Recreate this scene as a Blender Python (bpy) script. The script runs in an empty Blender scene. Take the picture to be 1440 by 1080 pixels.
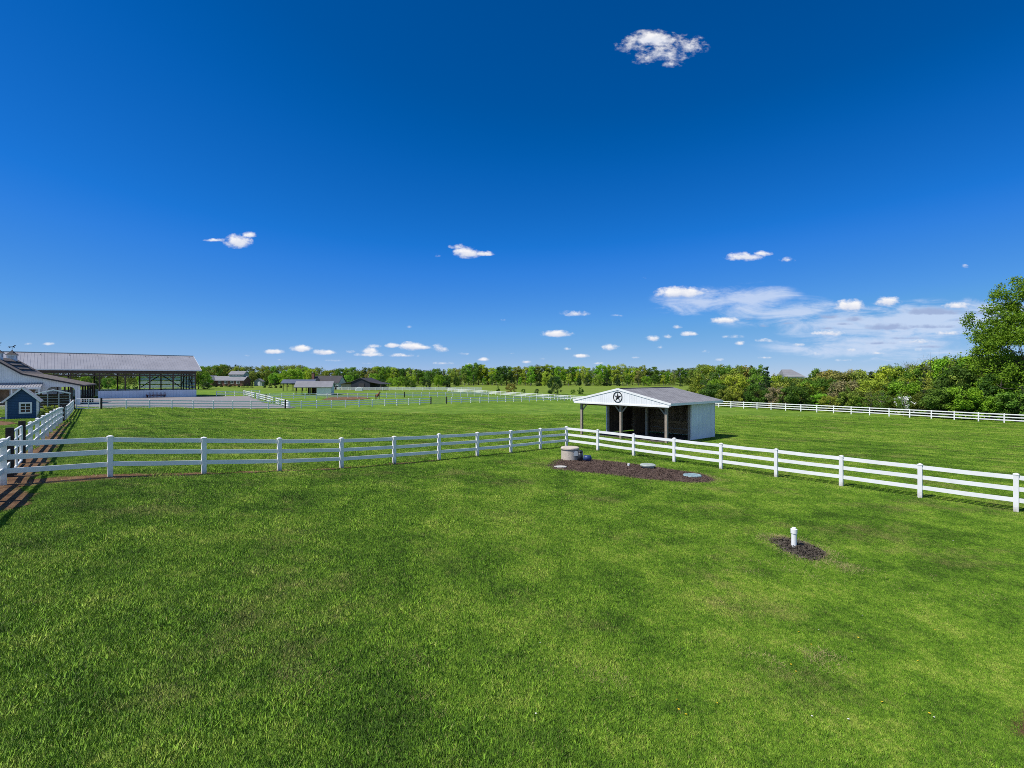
import bpy, math, random
import numpy as np
from mathutils import Vector, Matrix
R = math.radians
rng = np.random.default_rng(7)
random.seed(7)
scn = bpy.context.scene
COL = scn.collection
CAMH = 4.25
F = 720.0            # focal length in photo pixels (1440 wide)
HZ = 530.0           # horizon row of the photo

# ------------------------------------------------------------------ terrain
ctrl = []
def cp(px, py, D): ctrl.append(((px-720)/F*D, D, -(py-HZ)*D/F))
for px, py, D in [(797,628.3,31),(760,632,29.2),(718,637,27.5),(617,647,23.9),(481,659,20.4),(289,666.7,16.9),(155,670.4,15.1),
                  (891,641.9,27.4),(1014,660,23.7),(1183,684,20),(1427,720,16.3),
                  (1010.7,572.7,95.8),(1196.8,582.5,78.1),(1412,595,64.4),
                  (176.9,575.2,64.8),(299,575.3,71.8),(376.7,575.3,76.9),(500,571,90),(621,568,99.5),(700,565.6,110),(795,563.3,126),
                  (412,561,111.4),(517,560,122),(658,557.4,141.5),
                  (270,558,116.4),(139,560.6,105),(104,575.5,63)]: cp(px, py, D)
ctrl += [(-13.4,13.3,-2.86),(-9.7,9.7,-2.95),(-15,5,-2.8),(0,1,-4.1),(0,8,-4.1),(15,5,-4.35),(7.1,12.8,-4.3),(-6,5,-3.6),
         (5.5,40,-4.56),(10.4,34.5,-4.56),(15.2,38.9,-4.57),(8,31,-4.3),(-43,45,-3.72),(-20,22,-3.0),(-30,35,-3.35),(-66,78,-4.2),(-17,42,-4.1),
         (30,20,-4.45),(42,40,-5.2),(30,62,-5.4),(80,75,-5.9),(100,110,-5.9),(20,170,-5.8),
         (-63,189,-5.0),(-15,194,-5.2),(-130,230,-3.9),(-250,300,-4.3),(0,300,-4.8),(120,300,-4.9),(-90,190,-4.5),(-60,175,-4.7),
         (-150,150,-4.4),(-90,140,-4.5),(260,280,-5.6),
         (-2000,1000,-5),(0,1000,-5),(2000,1000,-5),(-8000,4000,-5),(0,4000,-5),(8000,4000,-5),(-30,1,-2.6),(30,1,-4.4)]
ctrl = np.array(ctrl)
def warp(x, y):
    y = np.maximum(y, 0.0)
    return np.clip(x/(y+12), -2.2, 2.2), np.log(y+12)
def _phi(r2): return np.where(r2 > 1e-12, r2*np.log(np.maximum(r2, 1e-12)), 0)
_cu, _cv = warp(ctrl[:,0], ctrl[:,1])
_n = len(ctrl)
_A = np.zeros((_n+3, _n+3))
_A[:_n,:_n] = _phi((_cu[:,None]-_cu[None])**2+(_cv[:,None]-_cv[None])**2) + np.eye(_n)*0.004
_A[:_n,_n:] = np.c_[np.ones(_n), _cu, _cv]; _A[_n:,:_n] = _A[:_n,_n:].T
_w = np.linalg.solve(_A, np.r_[ctrl[:,2], 0, 0, 0])
def zga(x, y):
    x = np.asarray(x, float); y = np.asarray(y, float)
    u, v = warp(x, y); sh = u.shape; u = u.ravel(); v = v.ravel()
    out = np.empty(len(u))
    for s in range(0, len(u), 20000):
        a, b = u[s:s+20000], v[s:s+20000]
        out[s:s+20000] = _phi((a[:,None]-_cu)**2+(b[:,None]-_cv)**2)@_w[:_n] + _w[_n] + _w[_n+1]*a + _w[_n+2]*b
    return out.reshape(sh) + CAMH
def zg(x, y): return float(zga(np.array([x]), np.array([y]))[0])
def ground_at(px, py):
    D = 20.0
    for _ in range(40):
        z = zg((px-720)/F*D, D)-CAMH
        D = 0.5*D+0.5*min(400, -z*F/(py-HZ))
    return ((px-720)/F*D, D)
def at(px, D): return ((px-720)/F*D, D)

# ------------------------------------------------------------------ mesh builder
class MB:
    def __init__(s): s.v = []; s.f = []
    def add(s, vs, fs):
        o = len(s.v); s.v += [tuple(v) for v in vs]; s.f += [tuple(i+o for i in f) for f in fs]; return s
    def box(s, c, d, rz=0.0):
        x, y, z = c; a, b, h = d[0]/2, d[1]/2, d[2]/2; co, si = math.cos(rz), math.sin(rz)
        vs = []
        for dz in (-h, h):
            for dx, dy in ((-a,-b),(a,-b),(a,b),(-a,b)): vs.append((x+dx*co-dy*si, y+dx*si+dy*co, z+dz))
        return s.add(vs, [(3,2,1,0),(4,5,6,7),(0,1,5,4),(1,2,6,5),(2,3,7,6),(3,0,4,7)])
    def beam(s, p, q, w, h):
        p, q = Vector(p), Vector(q); d = (q-p).normalized()
        up = Vector((0,0,1)) if abs(d.z) < .95 else Vector((0,1,0))
        sd = d.cross(up).normalized(); up = sd.cross(d)
        vs = [p0+sd*a*w/2+up*b*h/2 for p0 in (p, q) for a, b in ((-1,-1),(1,-1),(1,1),(-1,1))]
        return s.add(vs, [(0,1,2,3),(7,6,5,4),(4,5,1,0),(5,6,2,1),(6,7,3,2),(7,4,0,3)])
    def tube(s, p, q, r0, r1=None, n=10, cap=True):
        r1 = r0 if r1 is None else r1
        p, q = Vector(p), Vector(q); d = (q-p).normalized()
        a = d.cross(Vector((0,0,1))) if abs(d.z) < .95 else d.cross(Vector((0,1,0)))
        a.normalize(); b = d.cross(a)
        vs = []
        for p0, r in ((p, r0),(q, r1)):
            for k in range(n):
                t = 2*math.pi*k/n; vs.append(p0+a*math.cos(t)*r+b*math.sin(t)*r)
        fs = [(k, (k+1) % n, n+(k+1) % n, n+k) for k in range(n)]
        if cap: fs += [tuple(range(n))[::-1], tuple(range(n, 2*n))]
        return s.add(vs, fs)
    def lathe(s, c, prof, n=24):
        vs = []; fs = []
        for r, z in prof:
            for k in range(n):
                t = 2*math.pi*k/n; vs.append((c[0]+r*math.cos(t), c[1]+r*math.sin(t), c[2]+z))
        for j in range(len(prof)-1):
            for k in range(n): fs.append((j*n+k, j*n+(k+1) % n, (j+1)*n+(k+1) % n, (j+1)*n+k))
        fs += [tuple(range(n))[::-1], tuple(range((len(prof)-1)*n, len(prof)*n))]
        return s.add(vs, fs)
    def prism(s, poly, p0, ax, ay, nrm, t):
        """polygon in plane (p0 + a*ax + b*ay) extruded along nrm by t"""
        p0, ax, ay, nrm = Vector(p0), Vector(ax), Vector(ay), Vector(nrm)
        n = len(poly); vs = [p0+ax*a+ay*b for a, b in poly]; vs += [v+nrm*t for v in vs]
        return s.add(vs, [tuple(range(n))[::-1], tuple(range(n, 2*n))]+[(k, (k+1) % n, n+(k+1) % n, n+k) for k in range(n)])
    def slab(s, quad, t):
        """thick sheet: quad of 4 points, thickened downwards (z) by t"""
        vs = [Vector(q) for q in quad]; vs += [v-Vector((0,0,t)) for v in vs]
        return s.add(vs, [(0,1,2,3),(7,6,5,4),(0,4,5,1),(1,5,6,2),(2,6,7,3),(3,7,4,0)])

def link(o, parent=None):
    COL.objects.link(o)
    if parent is not None: o.parent = parent
    return o
def obj(name, mb, m, parent=None, smooth=False, loc=None):
    me = bpy.data.meshes.new(name); me.from_pydata(mb.v, [], mb.f); me.validate(); me.update()
    import bmesh
    bm = bmesh.new(); bm.from_mesh(me); bmesh.ops.recalc_face_normals(bm, faces=bm.faces); bm.to_mesh(me); bm.free()
    me.materials.append(m)
    if smooth: me.polygons.foreach_set('use_smooth', [True]*len(me.polygons))
    o = bpy.data.objects.new(name, me)
    if loc is not None: o.location = loc
    return link(o, parent)
def np_mesh(name, V, nper, m, attr=None):
    """V: (N*nper,3) separate polygons of nper vertices each"""
    V = np.ascontiguousarray(V, dtype=np.float32); N = len(V)//nper
    me = bpy.data.meshes.new(name)
    me.vertices.add(len(V)); me.vertices.foreach_set('co', V.ravel())
    me.loops.add(len(V)); me.loops.foreach_set('vertex_index', np.arange(len(V), dtype=np.int32))
    me.polygons.add(N); me.polygons.foreach_set('loop_start', np.arange(0, len(V), nper, dtype=np.int32))
    me.update(calc_edges=True)
    if attr is not None:
        for k, a in attr.items():
            at_ = me.attributes.new(k, 'FLOAT', 'FACE'); at_.data.foreach_set('value', np.asarray(a, dtype=np.float32))
    me.materials.append(m)
    return me
def tag(o, label, cat, group=None):
    o['label'] = label; o['category'] = cat
    if group: o['group'] = group
    return o
def empty(name, loc, rz=0.0, label=None, cat=None, group=None):
    o = bpy.data.objects.new(name, None); o.location = loc; o.rotation_euler = (0,0,rz); o.empty_display_size = .3
    link(o)
    if label: tag(o, label, cat, group)
    return o

# ------------------------------------------------------------------ materials
def new_mat(name):
    m = bpy.data.materials.new(name); m.use_nodes = True
    nt = m.node_tree; return m, nt, nt.nodes['Principled BSDF'], nt.nodes['Material Output']
def nd(nt, t, **kw):
    n = nt.nodes.new(t)
    for k, v in kw.items(): setattr(n, k, v)
    return n
def mathn(nt, op, a, b=None, c=None, clamp=False):
    n = nd(nt, 'ShaderNodeMath', operation=op, use_clamp=clamp)
    for i, x in enumerate((a, b, c)):
        if x is None: continue
        if isinstance(x, (int, float)): n.inputs[i].default_value = x
        else: nt.links.new(x, n.inputs[i])
    return n.outputs[0]
def mixc(nt, f, a, b, blend='MIX'):
    n = nd(nt, 'ShaderNodeMix', data_type='RGBA', blend_type=blend)
    for s, x in ((n.inputs[0], f), (n.inputs[6], a), (n.inputs[7], b)):
        if isinstance(x, (int, float)): s.default_value = x
        elif isinstance(x, tuple): s.default_value = (*x, 1) if len(x) == 3 else x
        else: nt.links.new(x, s)
    return n.outputs[2]
def noise(nt, vec, scale, detail=4, rough=.55):
    n = nd(nt, 'ShaderNodeTexNoise'); n.inputs['Scale'].default_value = scale
    n.inputs['Detail'].default_value = detail; n.inputs['Roughness'].default_value = rough
    if vec is not None: nt.links.new(vec, n.inputs['Vector'])
    return n.outputs['Fac']
def ramp(nt, f, stops):
    n = nd(nt, 'ShaderNodeValToRGB'); e = n.color_ramp.elements
    while len(e) < len(stops): e.new(.5)
    for i, (p, c) in enumerate(stops): e[i].position = p; e[i].color = (*c, 1) if len(c) == 3 else c
    nt.links.new(f, n.inputs[0]); return n.outputs[0]
def mul(c, k): return tuple(min(1, x*k) for x in c)
def mat(name, col, rough=.65, var=.12, scale=4.0, bump=0.0, bscale=30.0, metal=0.0, spec=.4, grooves=None, ao=None):
    m, nt, b, out = new_mat(name)
    tc = nd(nt, 'ShaderNodeTexCoord').outputs['Object']
    f = noise(nt, tc, scale, 6, .6)
    f = mathn(nt, 'MULTIPLY_ADD', f, 2.4, -.7, clamp=True)
    c = mixc(nt, f, mul(col, 1-var), mul(col, 1+var))
    b.inputs['Roughness'].default_value = rough; b.inputs['Metallic'].default_value = metal
    b.inputs['Specular IOR Level'].default_value = spec
    h = None
    if grooves:
        axis, pitch, depth, dark = grooves
        sx = nd(nt, 'ShaderNodeSeparateXYZ'); nt.links.new(tc, sx.inputs[0])
        t = mathn(nt, 'FRACT', mathn(nt, 'DIVIDE', sx.outputs[axis], pitch))
        g = mathn(nt, 'LESS_THAN', t, .09)
        cell = mathn(nt, 'FLOOR', mathn(nt, 'DIVIDE', sx.outputs[axis], pitch))
        wn = nd(nt, 'ShaderNodeTexWhiteNoise', noise_dimensions='1D'); nt.links.new(cell, wn.inputs['W'])
        c = mixc(nt, mathn(nt, 'MULTIPLY', wn.outputs['Value'], var*1.5), c, mul(col, .55))
        c = mixc(nt, mathn(nt, 'MULTIPLY', g, dark), c, mul(col, .3))
        h = mathn(nt, 'MULTIPLY', g, -depth)
    if bump:
        n2 = noise(nt, tc, bscale, 5, .6); n2 = mathn(nt, 'MULTIPLY', n2, bump)
        h = n2 if h is None else mathn(nt, 'ADD', h, n2)
    if h is not None:
        bp = nd(nt, 'ShaderNodeBump'); bp.inputs['Strength'].default_value = .6; bp.inputs['Distance'].default_value = .05
        nt.links.new(h, bp.inputs['Height']); nt.links.new(bp.outputs[0], b.inputs['Normal'])
    nt.links.new(c, b.inputs['Base Color'])
    return m
def shingle(name, c1, c2, sc=1.0):
    m, nt, b, out = new_mat(name)
    tc = nd(nt, 'ShaderNodeTexCoord').outputs['UV']
    br = nd(nt, 'ShaderNodeTexBrick'); nt.links.new(tc, br.inputs['Vector'])
    br.inputs['Color1'].default_value = (*c1, 1); br.inputs['Color2'].default_value = (*c2, 1)
    br.inputs['Mortar'].default_value = (*mul(c1, .35), 1); br.inputs['Scale'].default_value = 1
    br.inputs['Mortar Size'].default_value = .012; br.inputs['Brick Width'].default_value = .32*sc; br.inputs['Row Height'].default_value = .15*sc
    tco = nd(nt, 'ShaderNodeTexCoord').outputs['Object']
    f = noise(nt, tco, .9, 5, .65)
    c = mixc(nt, mathn(nt, 'MULTIPLY_ADD', f, 1.6, -.45, clamp=True), br.outputs['Color'], mul(c2, 1.35))
    nt.links.new(c, b.inputs['Base Color']); b.inputs['Roughness'].default_value = .85
    bp = nd(nt, 'ShaderNodeBump'); bp.inputs['Distance'].default_value = .02
    nt.links.new(br.outputs['Fac'], bp.inputs['Height']); bp.invert = True
    nt.links.new(bp.outputs[0], b.inputs['Normal'])
    return m

def vinyl_post():
    m, nt, b, out = new_mat('white_vinyl_post')
    tc = nd(nt, 'ShaderNodeTexCoord').outputs['Object']
    f = mathn(nt, 'MULTIPLY_ADD', noise(nt, tc, 1.7, 6, .6), 2.4, -.7, clamp=True)
    c = mixc(nt, f, (.70,.70,.68), (.82,.82,.81))
    h = nd(nt, 'ShaderNodeAttribute', attribute_name='hgt').outputs['Fac']
    d = mathn(nt, 'MULTIPLY_ADD', h, -4.0, mathn(nt, 'MULTIPLY_ADD', noise(nt, tc, 9, 5, .7), 2.6, -.35), clamp=True)
    c = mixc(nt, mathn(nt, 'MULTIPLY', d, .6), c, (.24,.18,.11))
    nt.links.new(c, b.inputs['Base Color']); b.inputs['Roughness'].default_value = .42
    return m
# --- lawn colour: varieties of turf, clover, dry patches and mowing passes (a node group shared by ground and blades)
E1 = Vector((.66,-.75,0)); 
def lawn_group():
    g = bpy.data.node_groups.new('lawn_colour', 'ShaderNodeTree')
    g.interface.new_socket('Color', in_out='OUTPUT', socket_type='NodeSocketColor')
    g.interface.new_socket('Dry', in_out='OUTPUT', socket_type='NodeSocketFloat')
    nt = g; out = nd(nt, 'NodeGroupOutput')
    pos = nd(nt, 'ShaderNodeNewGeometry').outputs['Position']
    rot = nd(nt, 'ShaderNodeMapping'); rot.inputs['Rotation'].default_value = (0,0,R(48.6)); nt.links.new(pos, rot.inputs['Vector'])
    st = nd(nt, 'ShaderNodeMapping'); st.inputs['Scale'].default_value = (.06,1.0,1); nt.links.new(rot.outputs[0], st.inputs['Vector'])
    n1 = noise(nt, pos, .11, 4, .6); n2 = noise(nt, pos, .75, 6, .7); n3 = noise(nt, st.outputs[0], 1.1, 4, .6)
    n4 = noise(nt, pos, .33, 7, .72); n5 = noise(nt, pos, 5.0, 5, .75)
    sy = nd(nt, 'ShaderNodeSeparateXYZ'); nt.links.new(pos, sy.inputs[0])
    pad = mathn(nt, 'MULTIPLY_ADD', mathn(nt, 'MULTIPLY_ADD', mathn(nt, 'ABSOLUTE', mathn(nt, 'SUBTRACT', sy.outputs[0], 3.3)), .9, sy.outputs[1]), .12, -3.6, clamp=True)
    n3 = mathn(nt, 'MULTIPLY_ADD', mathn(nt, 'SUBTRACT', n3, .5), mathn(nt, 'MULTIPLY_ADD', pad, .95, .05), .5)
    n6 = noise(nt, pos, 15, 3, .6)
    s = mathn(nt, 'MULTIPLY_ADD', n1, .75, -.15); s = mathn(nt, 'MULTIPLY_ADD', n2, 1.25, mathn(nt, 'SUBTRACT', s, .25)); s = mathn(nt, 'MULTIPLY_ADD', n3, .75, s); s = mathn(nt, 'MULTIPLY_ADD', n5, .6, s)
    s = mathn(nt, 'MULTIPLY_ADD', mathn(nt, 'SUBTRACT', n6, .5), .75, mathn(nt, 'SUBTRACT', s, .075))
    c = ramp(nt, mathn(nt, 'MULTIPLY_ADD', s, 1.75, -1.62, clamp=True),
             [(.06,(.054,.128,.009)),(.34,(.102,.222,.015)),(.62,(.168,.312,.024)),(.95,(.295,.395,.062))])
    dry = mathn(nt, 'MULTIPLY_ADD', n4, 6, -3.2, clamp=True)
    dry = mathn(nt, 'MULTIPLY', dry, mathn(nt, 'MULTIPLY_ADD', n5, 2.4, -.6, clamp=True))
    c = mixc(nt, mathn(nt, 'MULTIPLY', dry, .75), c, (.27,.235,.085))
    nt.links.new(c, out.inputs['Color']); nt.links.new(dry, out.inputs['Dry'])
    return g
LG = lawn_group()
def lawn_mat():
    m, nt, b, out = new_mat('lawn')
    g = nd(nt, 'ShaderNodeGroup'); g.node_tree = LG
    pos = nd(nt, 'ShaderNodeNewGeometry').outputs['Position']
    fine = noise(nt, pos, 7, 8, .8); fine2 = noise(nt, pos, 2.2, 8, .75)
    k = mathn(nt, 'MULTIPLY_ADD', fine, 2.6, -.8, clamp=True)
    c = mixc(nt, k, mixc(nt, .55, g.outputs[0], (.03,.07,.004)), mixc(nt, .25, g.outputs[0], (.30,.38,.07)))
    # rough pasture beyond the paddocks is a different, yellower grass
    sp = nd(nt, 'ShaderNodeSeparateXYZ'); nt.links.new(pos, sp.inputs[0])
    far = mathn(nt, 'MULTIPLY_ADD', sp.outputs[1], 1/60., -2.4, clamp=True)
    c = mixc(nt, mathn(nt, 'MULTIPLY', far, .55), c, mixc(nt, fine2, (.10,.17,.015), (.25,.26,.055)))
    nt.links.new(c, b.inputs['Base Color']); b.inputs['Roughness'].default_value = .95; b.inputs['Specular IOR Level'].default_value = .1
    bp = nd(nt, 'ShaderNodeBump'); bp.inputs['Strength'].default_value = .9; bp.inputs['Distance'].default_value = .12
    nt.links.new(mathn(nt, 'ADD', fine, fine2), bp.inputs['Height']); nt.links.new(bp.outputs[0], b.inputs['Normal'])
    return m
def blade_mat():
    m, nt, b, out = new_mat('grass_blade')
    g = nd(nt, 'ShaderNodeGroup'); g.node_tree = LG
    a = nd(nt, 'ShaderNodeAttribute', attribute_name='rnd').outputs['Fac']
    c = mixc(nt, mathn(nt, 'MULTIPLY_ADD', a, 1.5, -.25, clamp=True), mixc(nt, 1, g.outputs[0], (.55,.6,.5), 'MULTIPLY'), mixc(nt, 1, g.outputs[0], (1.65,1.55,1.55), 'MULTIPLY'))
    st = mathn(nt, 'GREATER_THAN', mathn(nt, 'MULTIPLY_ADD', g.outputs[1], .35, a), .965)
    c = mixc(nt, mathn(nt, 'MULTIPLY', st, .7), c, (.36,.31,.13))
    nt.links.new(c, b.inputs['Base Color']); b.inputs['Roughness'].default_value = .6; b.inputs['Specular IOR Level'].default_value = .15
    gn = nd(nt, 'ShaderNodeNewGeometry').outputs['Normal']
    va = nd(nt, 'ShaderNodeVectorMath', operation='SCALE'); nt.links.new(gn, va.inputs[0]); va.inputs['Scale'].default_value = .75
    vb = nd(nt, 'ShaderNodeVectorMath', operation='ADD'); nt.links.new(va.outputs[0], vb.inputs[0]); vb.inputs[1].default_value = (0,0,1)
    vn = nd(nt, 'ShaderNodeVectorMath', operation='NORMALIZE'); nt.links.new(vb.outputs[0], vn.inputs[0]); nt.links.new(vn.outputs[0], b.inputs['Normal'])
    tr = nd(nt, 'ShaderNodeBsdfTranslucent'); nt.links.new(c, tr.inputs[0])
    mx = nd(nt, 'ShaderNodeMixShader'); mx.inputs[0].default_value = .2
    nt.links.new(b.outputs[0], mx.inputs[1]); nt.links.new(tr.outputs[0], mx.inputs[2]); nt.links.new(mx.outputs[0], out.inputs[0])
    return m
def leaf_mat(name='leaf'):
    m, nt, b, out = new_mat(name)
    oi = nd(nt, 'ShaderNodeObjectInfo')
    a = nd(nt, 'ShaderNodeAttribute', attribute_name='tint').outputs['Fac']
    base = oi.outputs['Color']
    c = mixc(nt, a, mixc(nt, 1, base, (.62,.68,.6), 'MULTIPLY'), mixc(nt, 1, base, (1.5,1.4,1.1), 'MULTIPLY'))
    nt.links.new(c, b.inputs['Base Color']); b.inputs['Roughness'].default_value = .6; b.inputs['Specular IOR Level'].default_value = .2
    tr = nd(nt, 'ShaderNodeBsdfTranslucent'); nt.links.new(c, tr.inputs[0])
    mx = nd(nt, 'ShaderNodeMixShader'); mx.inputs[0].default_value = .35
    nt.links.new(b.outputs[0], mx.inputs[1]); nt.links.new(tr.outputs[0], mx.inputs[2]); nt.links.new(mx.outputs[0], out.inputs[0])
    return m
def soil_mat(name, c1, c2, c3, sc=9.0):
    m, nt, b, out = new_mat(name)
    pos = nd(nt, 'ShaderNodeNewGeometry').outputs['Position']
    f = noise(nt, pos, sc, 9, .8); f2 = noise(nt, pos, sc*.15, 4, .6)
    s = mathn(nt, 'MULTIPLY_ADD', f2, .5, mathn(nt, 'MULTIPLY', f, .7))
    c = ramp(nt, s, [(.42,c1),(.6,c2),(.78,c3)])
    nt.links.new(c, b.inputs['Base Color']); b.inputs['Roughness'].default_value = .95; b.inputs['Specular IOR Level'].default_value = .1
    bp = nd(nt, 'ShaderNodeBump'); bp.inputs['Strength'].default_value = 1; bp.inputs['Distance'].default_value = .06
    nt.links.new(f, bp.inputs['Height']); nt.links.new(bp.outputs[0], b.inputs['Normal'])
    return m

M = dict(
    lawn=lawn_mat(), blade=blade_mat(), leaf=leaf_mat(),
    vinyl=mat('white_vinyl', (.77,.77,.755), .42, .08, 1.6),
    darkpost=mat('creosoted_post', (.035,.028,.024), .9, .4, 9, .6),
    timber=mat('weathered_timber', (.30,.25,.20), .85, .22, 6, .5),
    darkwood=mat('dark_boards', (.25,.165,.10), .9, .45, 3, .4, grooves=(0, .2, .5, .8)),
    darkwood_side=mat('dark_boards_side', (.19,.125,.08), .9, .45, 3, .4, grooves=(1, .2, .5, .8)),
    kick=mat('kick_boards', (.36,.225,.115), .9, .4, 3, .4, grooves=(2, .2, .5, .8)),
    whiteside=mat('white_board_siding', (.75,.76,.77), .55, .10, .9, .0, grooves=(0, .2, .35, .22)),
    whiteside_y_shade=mat('white_board_siding_shade_tint', (.69,.73,.77), .55, .10, .9, .0, grooves=(1, .2, .35, .22)),  # same white siding as the gable, with bluish shade put into its colour
    shingle=shingle('grey_shingle', (.15,.145,.15), (.24,.235,.24)),
    brownshingle=shingle('brown_shingle', (.075,.06,.05), (.15,.125,.105), 1.5),
    paleshingle=shingle('pale_shingle', (.28,.27,.27), (.4,.39,.38), 1.4),
    star=mat('black_iron', (.012,.012,.013), .5, .2, 8),
    metalroof=mat('ribbed_metal_roof', (.29,.29,.315), .5, .14, .35, metal=.1),
    steel=mat('galvanised_steel', (.42,.43,.45), .4, .15, 5, metal=.7),
    truss=mat('brown_truss_timber', (.085,.06,.045), .85, .3, 3, .3),
    bluewall=mat('blue_clapboard', (.016,.07,.16), .6, .1, 3, grooves=(2, .14, .5, .5)),
    glass=mat('window_glass', (.02,.025,.03), .08, .2, 3, spec=.7),
    concrete=mat('beige_concrete', (.52,.45,.37), .85, .14, 7, .3),
    lidgreen=mat('grey_green_lid', (.31,.35,.32), .75, .18, 6, .1),
    lidblue=mat('weathered_blue_lid', (.20,.29,.31), .75, .3, 6, .1),
    slab=mat('pale_stone', (.46,.44,.40), .9, .15, 6, .3),
    pvc=mat('white_pvc', (.80,.80,.78), .35, .03, 5),
    darkpump=mat('dark_pump_casing', (.02,.025,.035), .45, .3, 6),
    bluepump=mat('blue_pump_motor', (.025,.05,.15), .4, .3, 6),
    greybox=mat('grey_metal_box', (.30,.34,.38), .5, .1, 6),
    mulch=soil_mat('bark_mulch', (.045,.030,.024), (.112,.076,.060), (.22,.16,.13), 22),
    mulchpale=soil_mat('weathered_mulch', (.04,.034,.026), (.115,.095,.075), (.27,.235,.18), 24),
    soil=soil_mat('bare_soil', (.065,.035,.018), (.17,.095,.05), (.31,.21,.115), 11),
    gravel=soil_mat('grey_gravel', (.19,.175,.175), (.25,.235,.235), (.32,.30,.30), 14),
    darkgravel=soil_mat('shed_floor_gravel', (.07,.06,.055), (.115,.10,.09), (.19,.17,.15), 12),
    bark=mat('bark', (.075,.058,.045), .95, .35, 5, .8),
    greybark=mat('pale_grey_bark', (.21,.185,.165), .95, .3, 5, .6),
    brick=mat('red_brick', (.17,.08,.06), .85, .25, 3, .1),
    palewall=mat('pale_wall', (.55,.56,.53), .7, .08, 1),
    greenwall=mat('pale_green_wall', (.34,.40,.36), .7, .08, 1),
    roofgrey=mat('slate_grey_roof', (.20,.20,.215), .8, .15, .8),
    roofdark=mat('charcoal_roof', (.045,.042,.045), .8, .2, .8),
    roofblue=mat('blue_grey_roof', (.09,.105,.15), .55, .15, .8),
    navywall=mat('navy_black_boards', (.018,.022,.036), .7, .2, .6, grooves=(0, .5, .3, .5)),
    tan=mat('tan_boards', (.30,.26,.20), .8, .2, .7),
    rust=mat('rusty_red_steel', (.13,.035,.025), .7, .4, 6, .2),
    coat=mat('chestnut_coat', (.17,.055,.018), .6, .2, 4),
    mane=mat('dark_mane', (.02,.013,.010), .8, .2, 6),
    pinto=mat('dark_bay_coat', (.018,.014,.016), .6, .3, 4),
    tyre=mat('black_rubber', (.015,.015,.015), .8, .2, 6),
    carpaint=mat('white_car_paint', (.72,.73,.74), .25, .03, 1),
    tarp=mat('white_tarp', (.66,.67,.68), .5, .08, 2),
    petal=mat('white_petals', (.75,.73,.70), .7, .06, 4),
    dandelion=mat('yellow_petals', (.75,.52,.02), .7, .1, 9),
    clear=mat('pale_translucent_panel', (.72,.78,.76), .5, .06, .6),
)

def make_translucent(m, f):
    nt = m.node_tree; b = nt.nodes['Principled BSDF']; out = nt.nodes['Material Output']
    tr = nd(nt, 'ShaderNodeBsdfTranslucent'); tr.inputs[0].default_value = (.8,.86,.84,1)
    mx = nd(nt, 'ShaderNodeMixShader'); mx.inputs[0].default_value = f
    nt.links.new(b.outputs[0], mx.inputs[1]); nt.links.new(tr.outputs[0], mx.inputs[2]); nt.links.new(mx.outputs[0], out.inputs[0])
make_translucent(M['clear'], .6)
# ------------------------------------------------------------------ camera, light, sky
cam = bpy.data.cameras.new('camera'); camo = bpy.data.objects.new('camera', cam); link(camo)
M['vinyl_post'] = vinyl_post()
camo.location = (0,0,CAMH); camo.rotation_euler = (R(90),0,0)
cam.sensor_width = 36; cam.lens = 18; cam.shift_y = -10/1440; cam.clip_end = 20000; cam.clip_start = .1
scn.camera = camo
SUN_EL = R(55); SX, SY = -.905, -.425          # horizontal direction towards the sun
sd = Vector((SX*math.cos(SUN_EL), SY*math.cos(SUN_EL), math.sin(SUN_EL))).normalized()
sl = bpy.data.lights.new('sun', 'SUN'); sl.energy = 4.3; sl.angle = R(.5); sl.color = (1,.955,.88)
so = bpy.data.objects.new('sun', sl); so.rotation_euler = sd.to_track_quat('Z', 'Y').to_euler(); so.location = (0,0,60); link(so)
w = bpy.data.worlds.new('World'); scn.world = w; w.use_nodes = True
nt = w.node_tree; bg = nt.nodes['Background']
sky = nd(nt, 'ShaderNodeTexSky', sky_type='NISHITA'); sky.sun_disc = False
sky.sun_elevation = SUN_EL; sky.sun_rotation = math.atan2(SX, SY)
sky.altitude = 3000; sky.air_density = 1.0; sky.dust_density = 0; sky.ozone_density = 8
EXPO = .35; EK = 2**-EXPO
def vscale(sock, k):
    n = nd(nt, 'ShaderNodeVectorMath', operation='SCALE'); nt.links.new(sock, n.inputs[0]); n.inputs['Scale'].default_value = k; return n.outputs[0]
hs = nd(nt, 'ShaderNodeRGBCurve'); nt.links.new(vscale(sky.outputs[0], .1), hs.inputs['Color'])
for ci, pts in enumerate(([(0,0),(.06,.0),(.094,.012),(.11,.03),(.2,.115),(.356,.25),(1,.75)],[(0,0),(.114,.088),(.137,.117),(.23,.223),(.38,.36),(.552,.456),(1,.72)],[(0,0),(.267,.36),(.315,.474),(.432,.68),(.48,.73),(.649,.785),(.75,.76),(1,.86)])):
    c = hs.mapping.curves[ci]; c.points[0].location = pts[0]; c.points[-1].location = pts[-1]
    for q in pts[1:-1]: c.points.new(*q)
    for q in c.points: q.handle_type = 'VECTOR'
hs.mapping.update()
SKYBASE = vscale(hs.outputs[0], 10*EK)
tc = nd(nt, 'ShaderNodeTexCoord').outputs['Generated']
sp = nd(nt, 'ShaderNodeSeparateXYZ'); nt.links.new(tc, sp.inputs[0])
yy = mathn(nt, 'MAXIMUM', sp.outputs[1], .02)
cu = mathn(nt, 'DIVIDE', sp.outputs[0], yy); cv = mathn(nt, 'DIVIDE', sp.outputs[2], yy)
cb = nd(nt, 'ShaderNodeCombineXYZ'); nt.links.new(cu, cb.inputs[0]); nt.links.new(cv, cb.inputs[1]); UV = cb.outputs[0]
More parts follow.
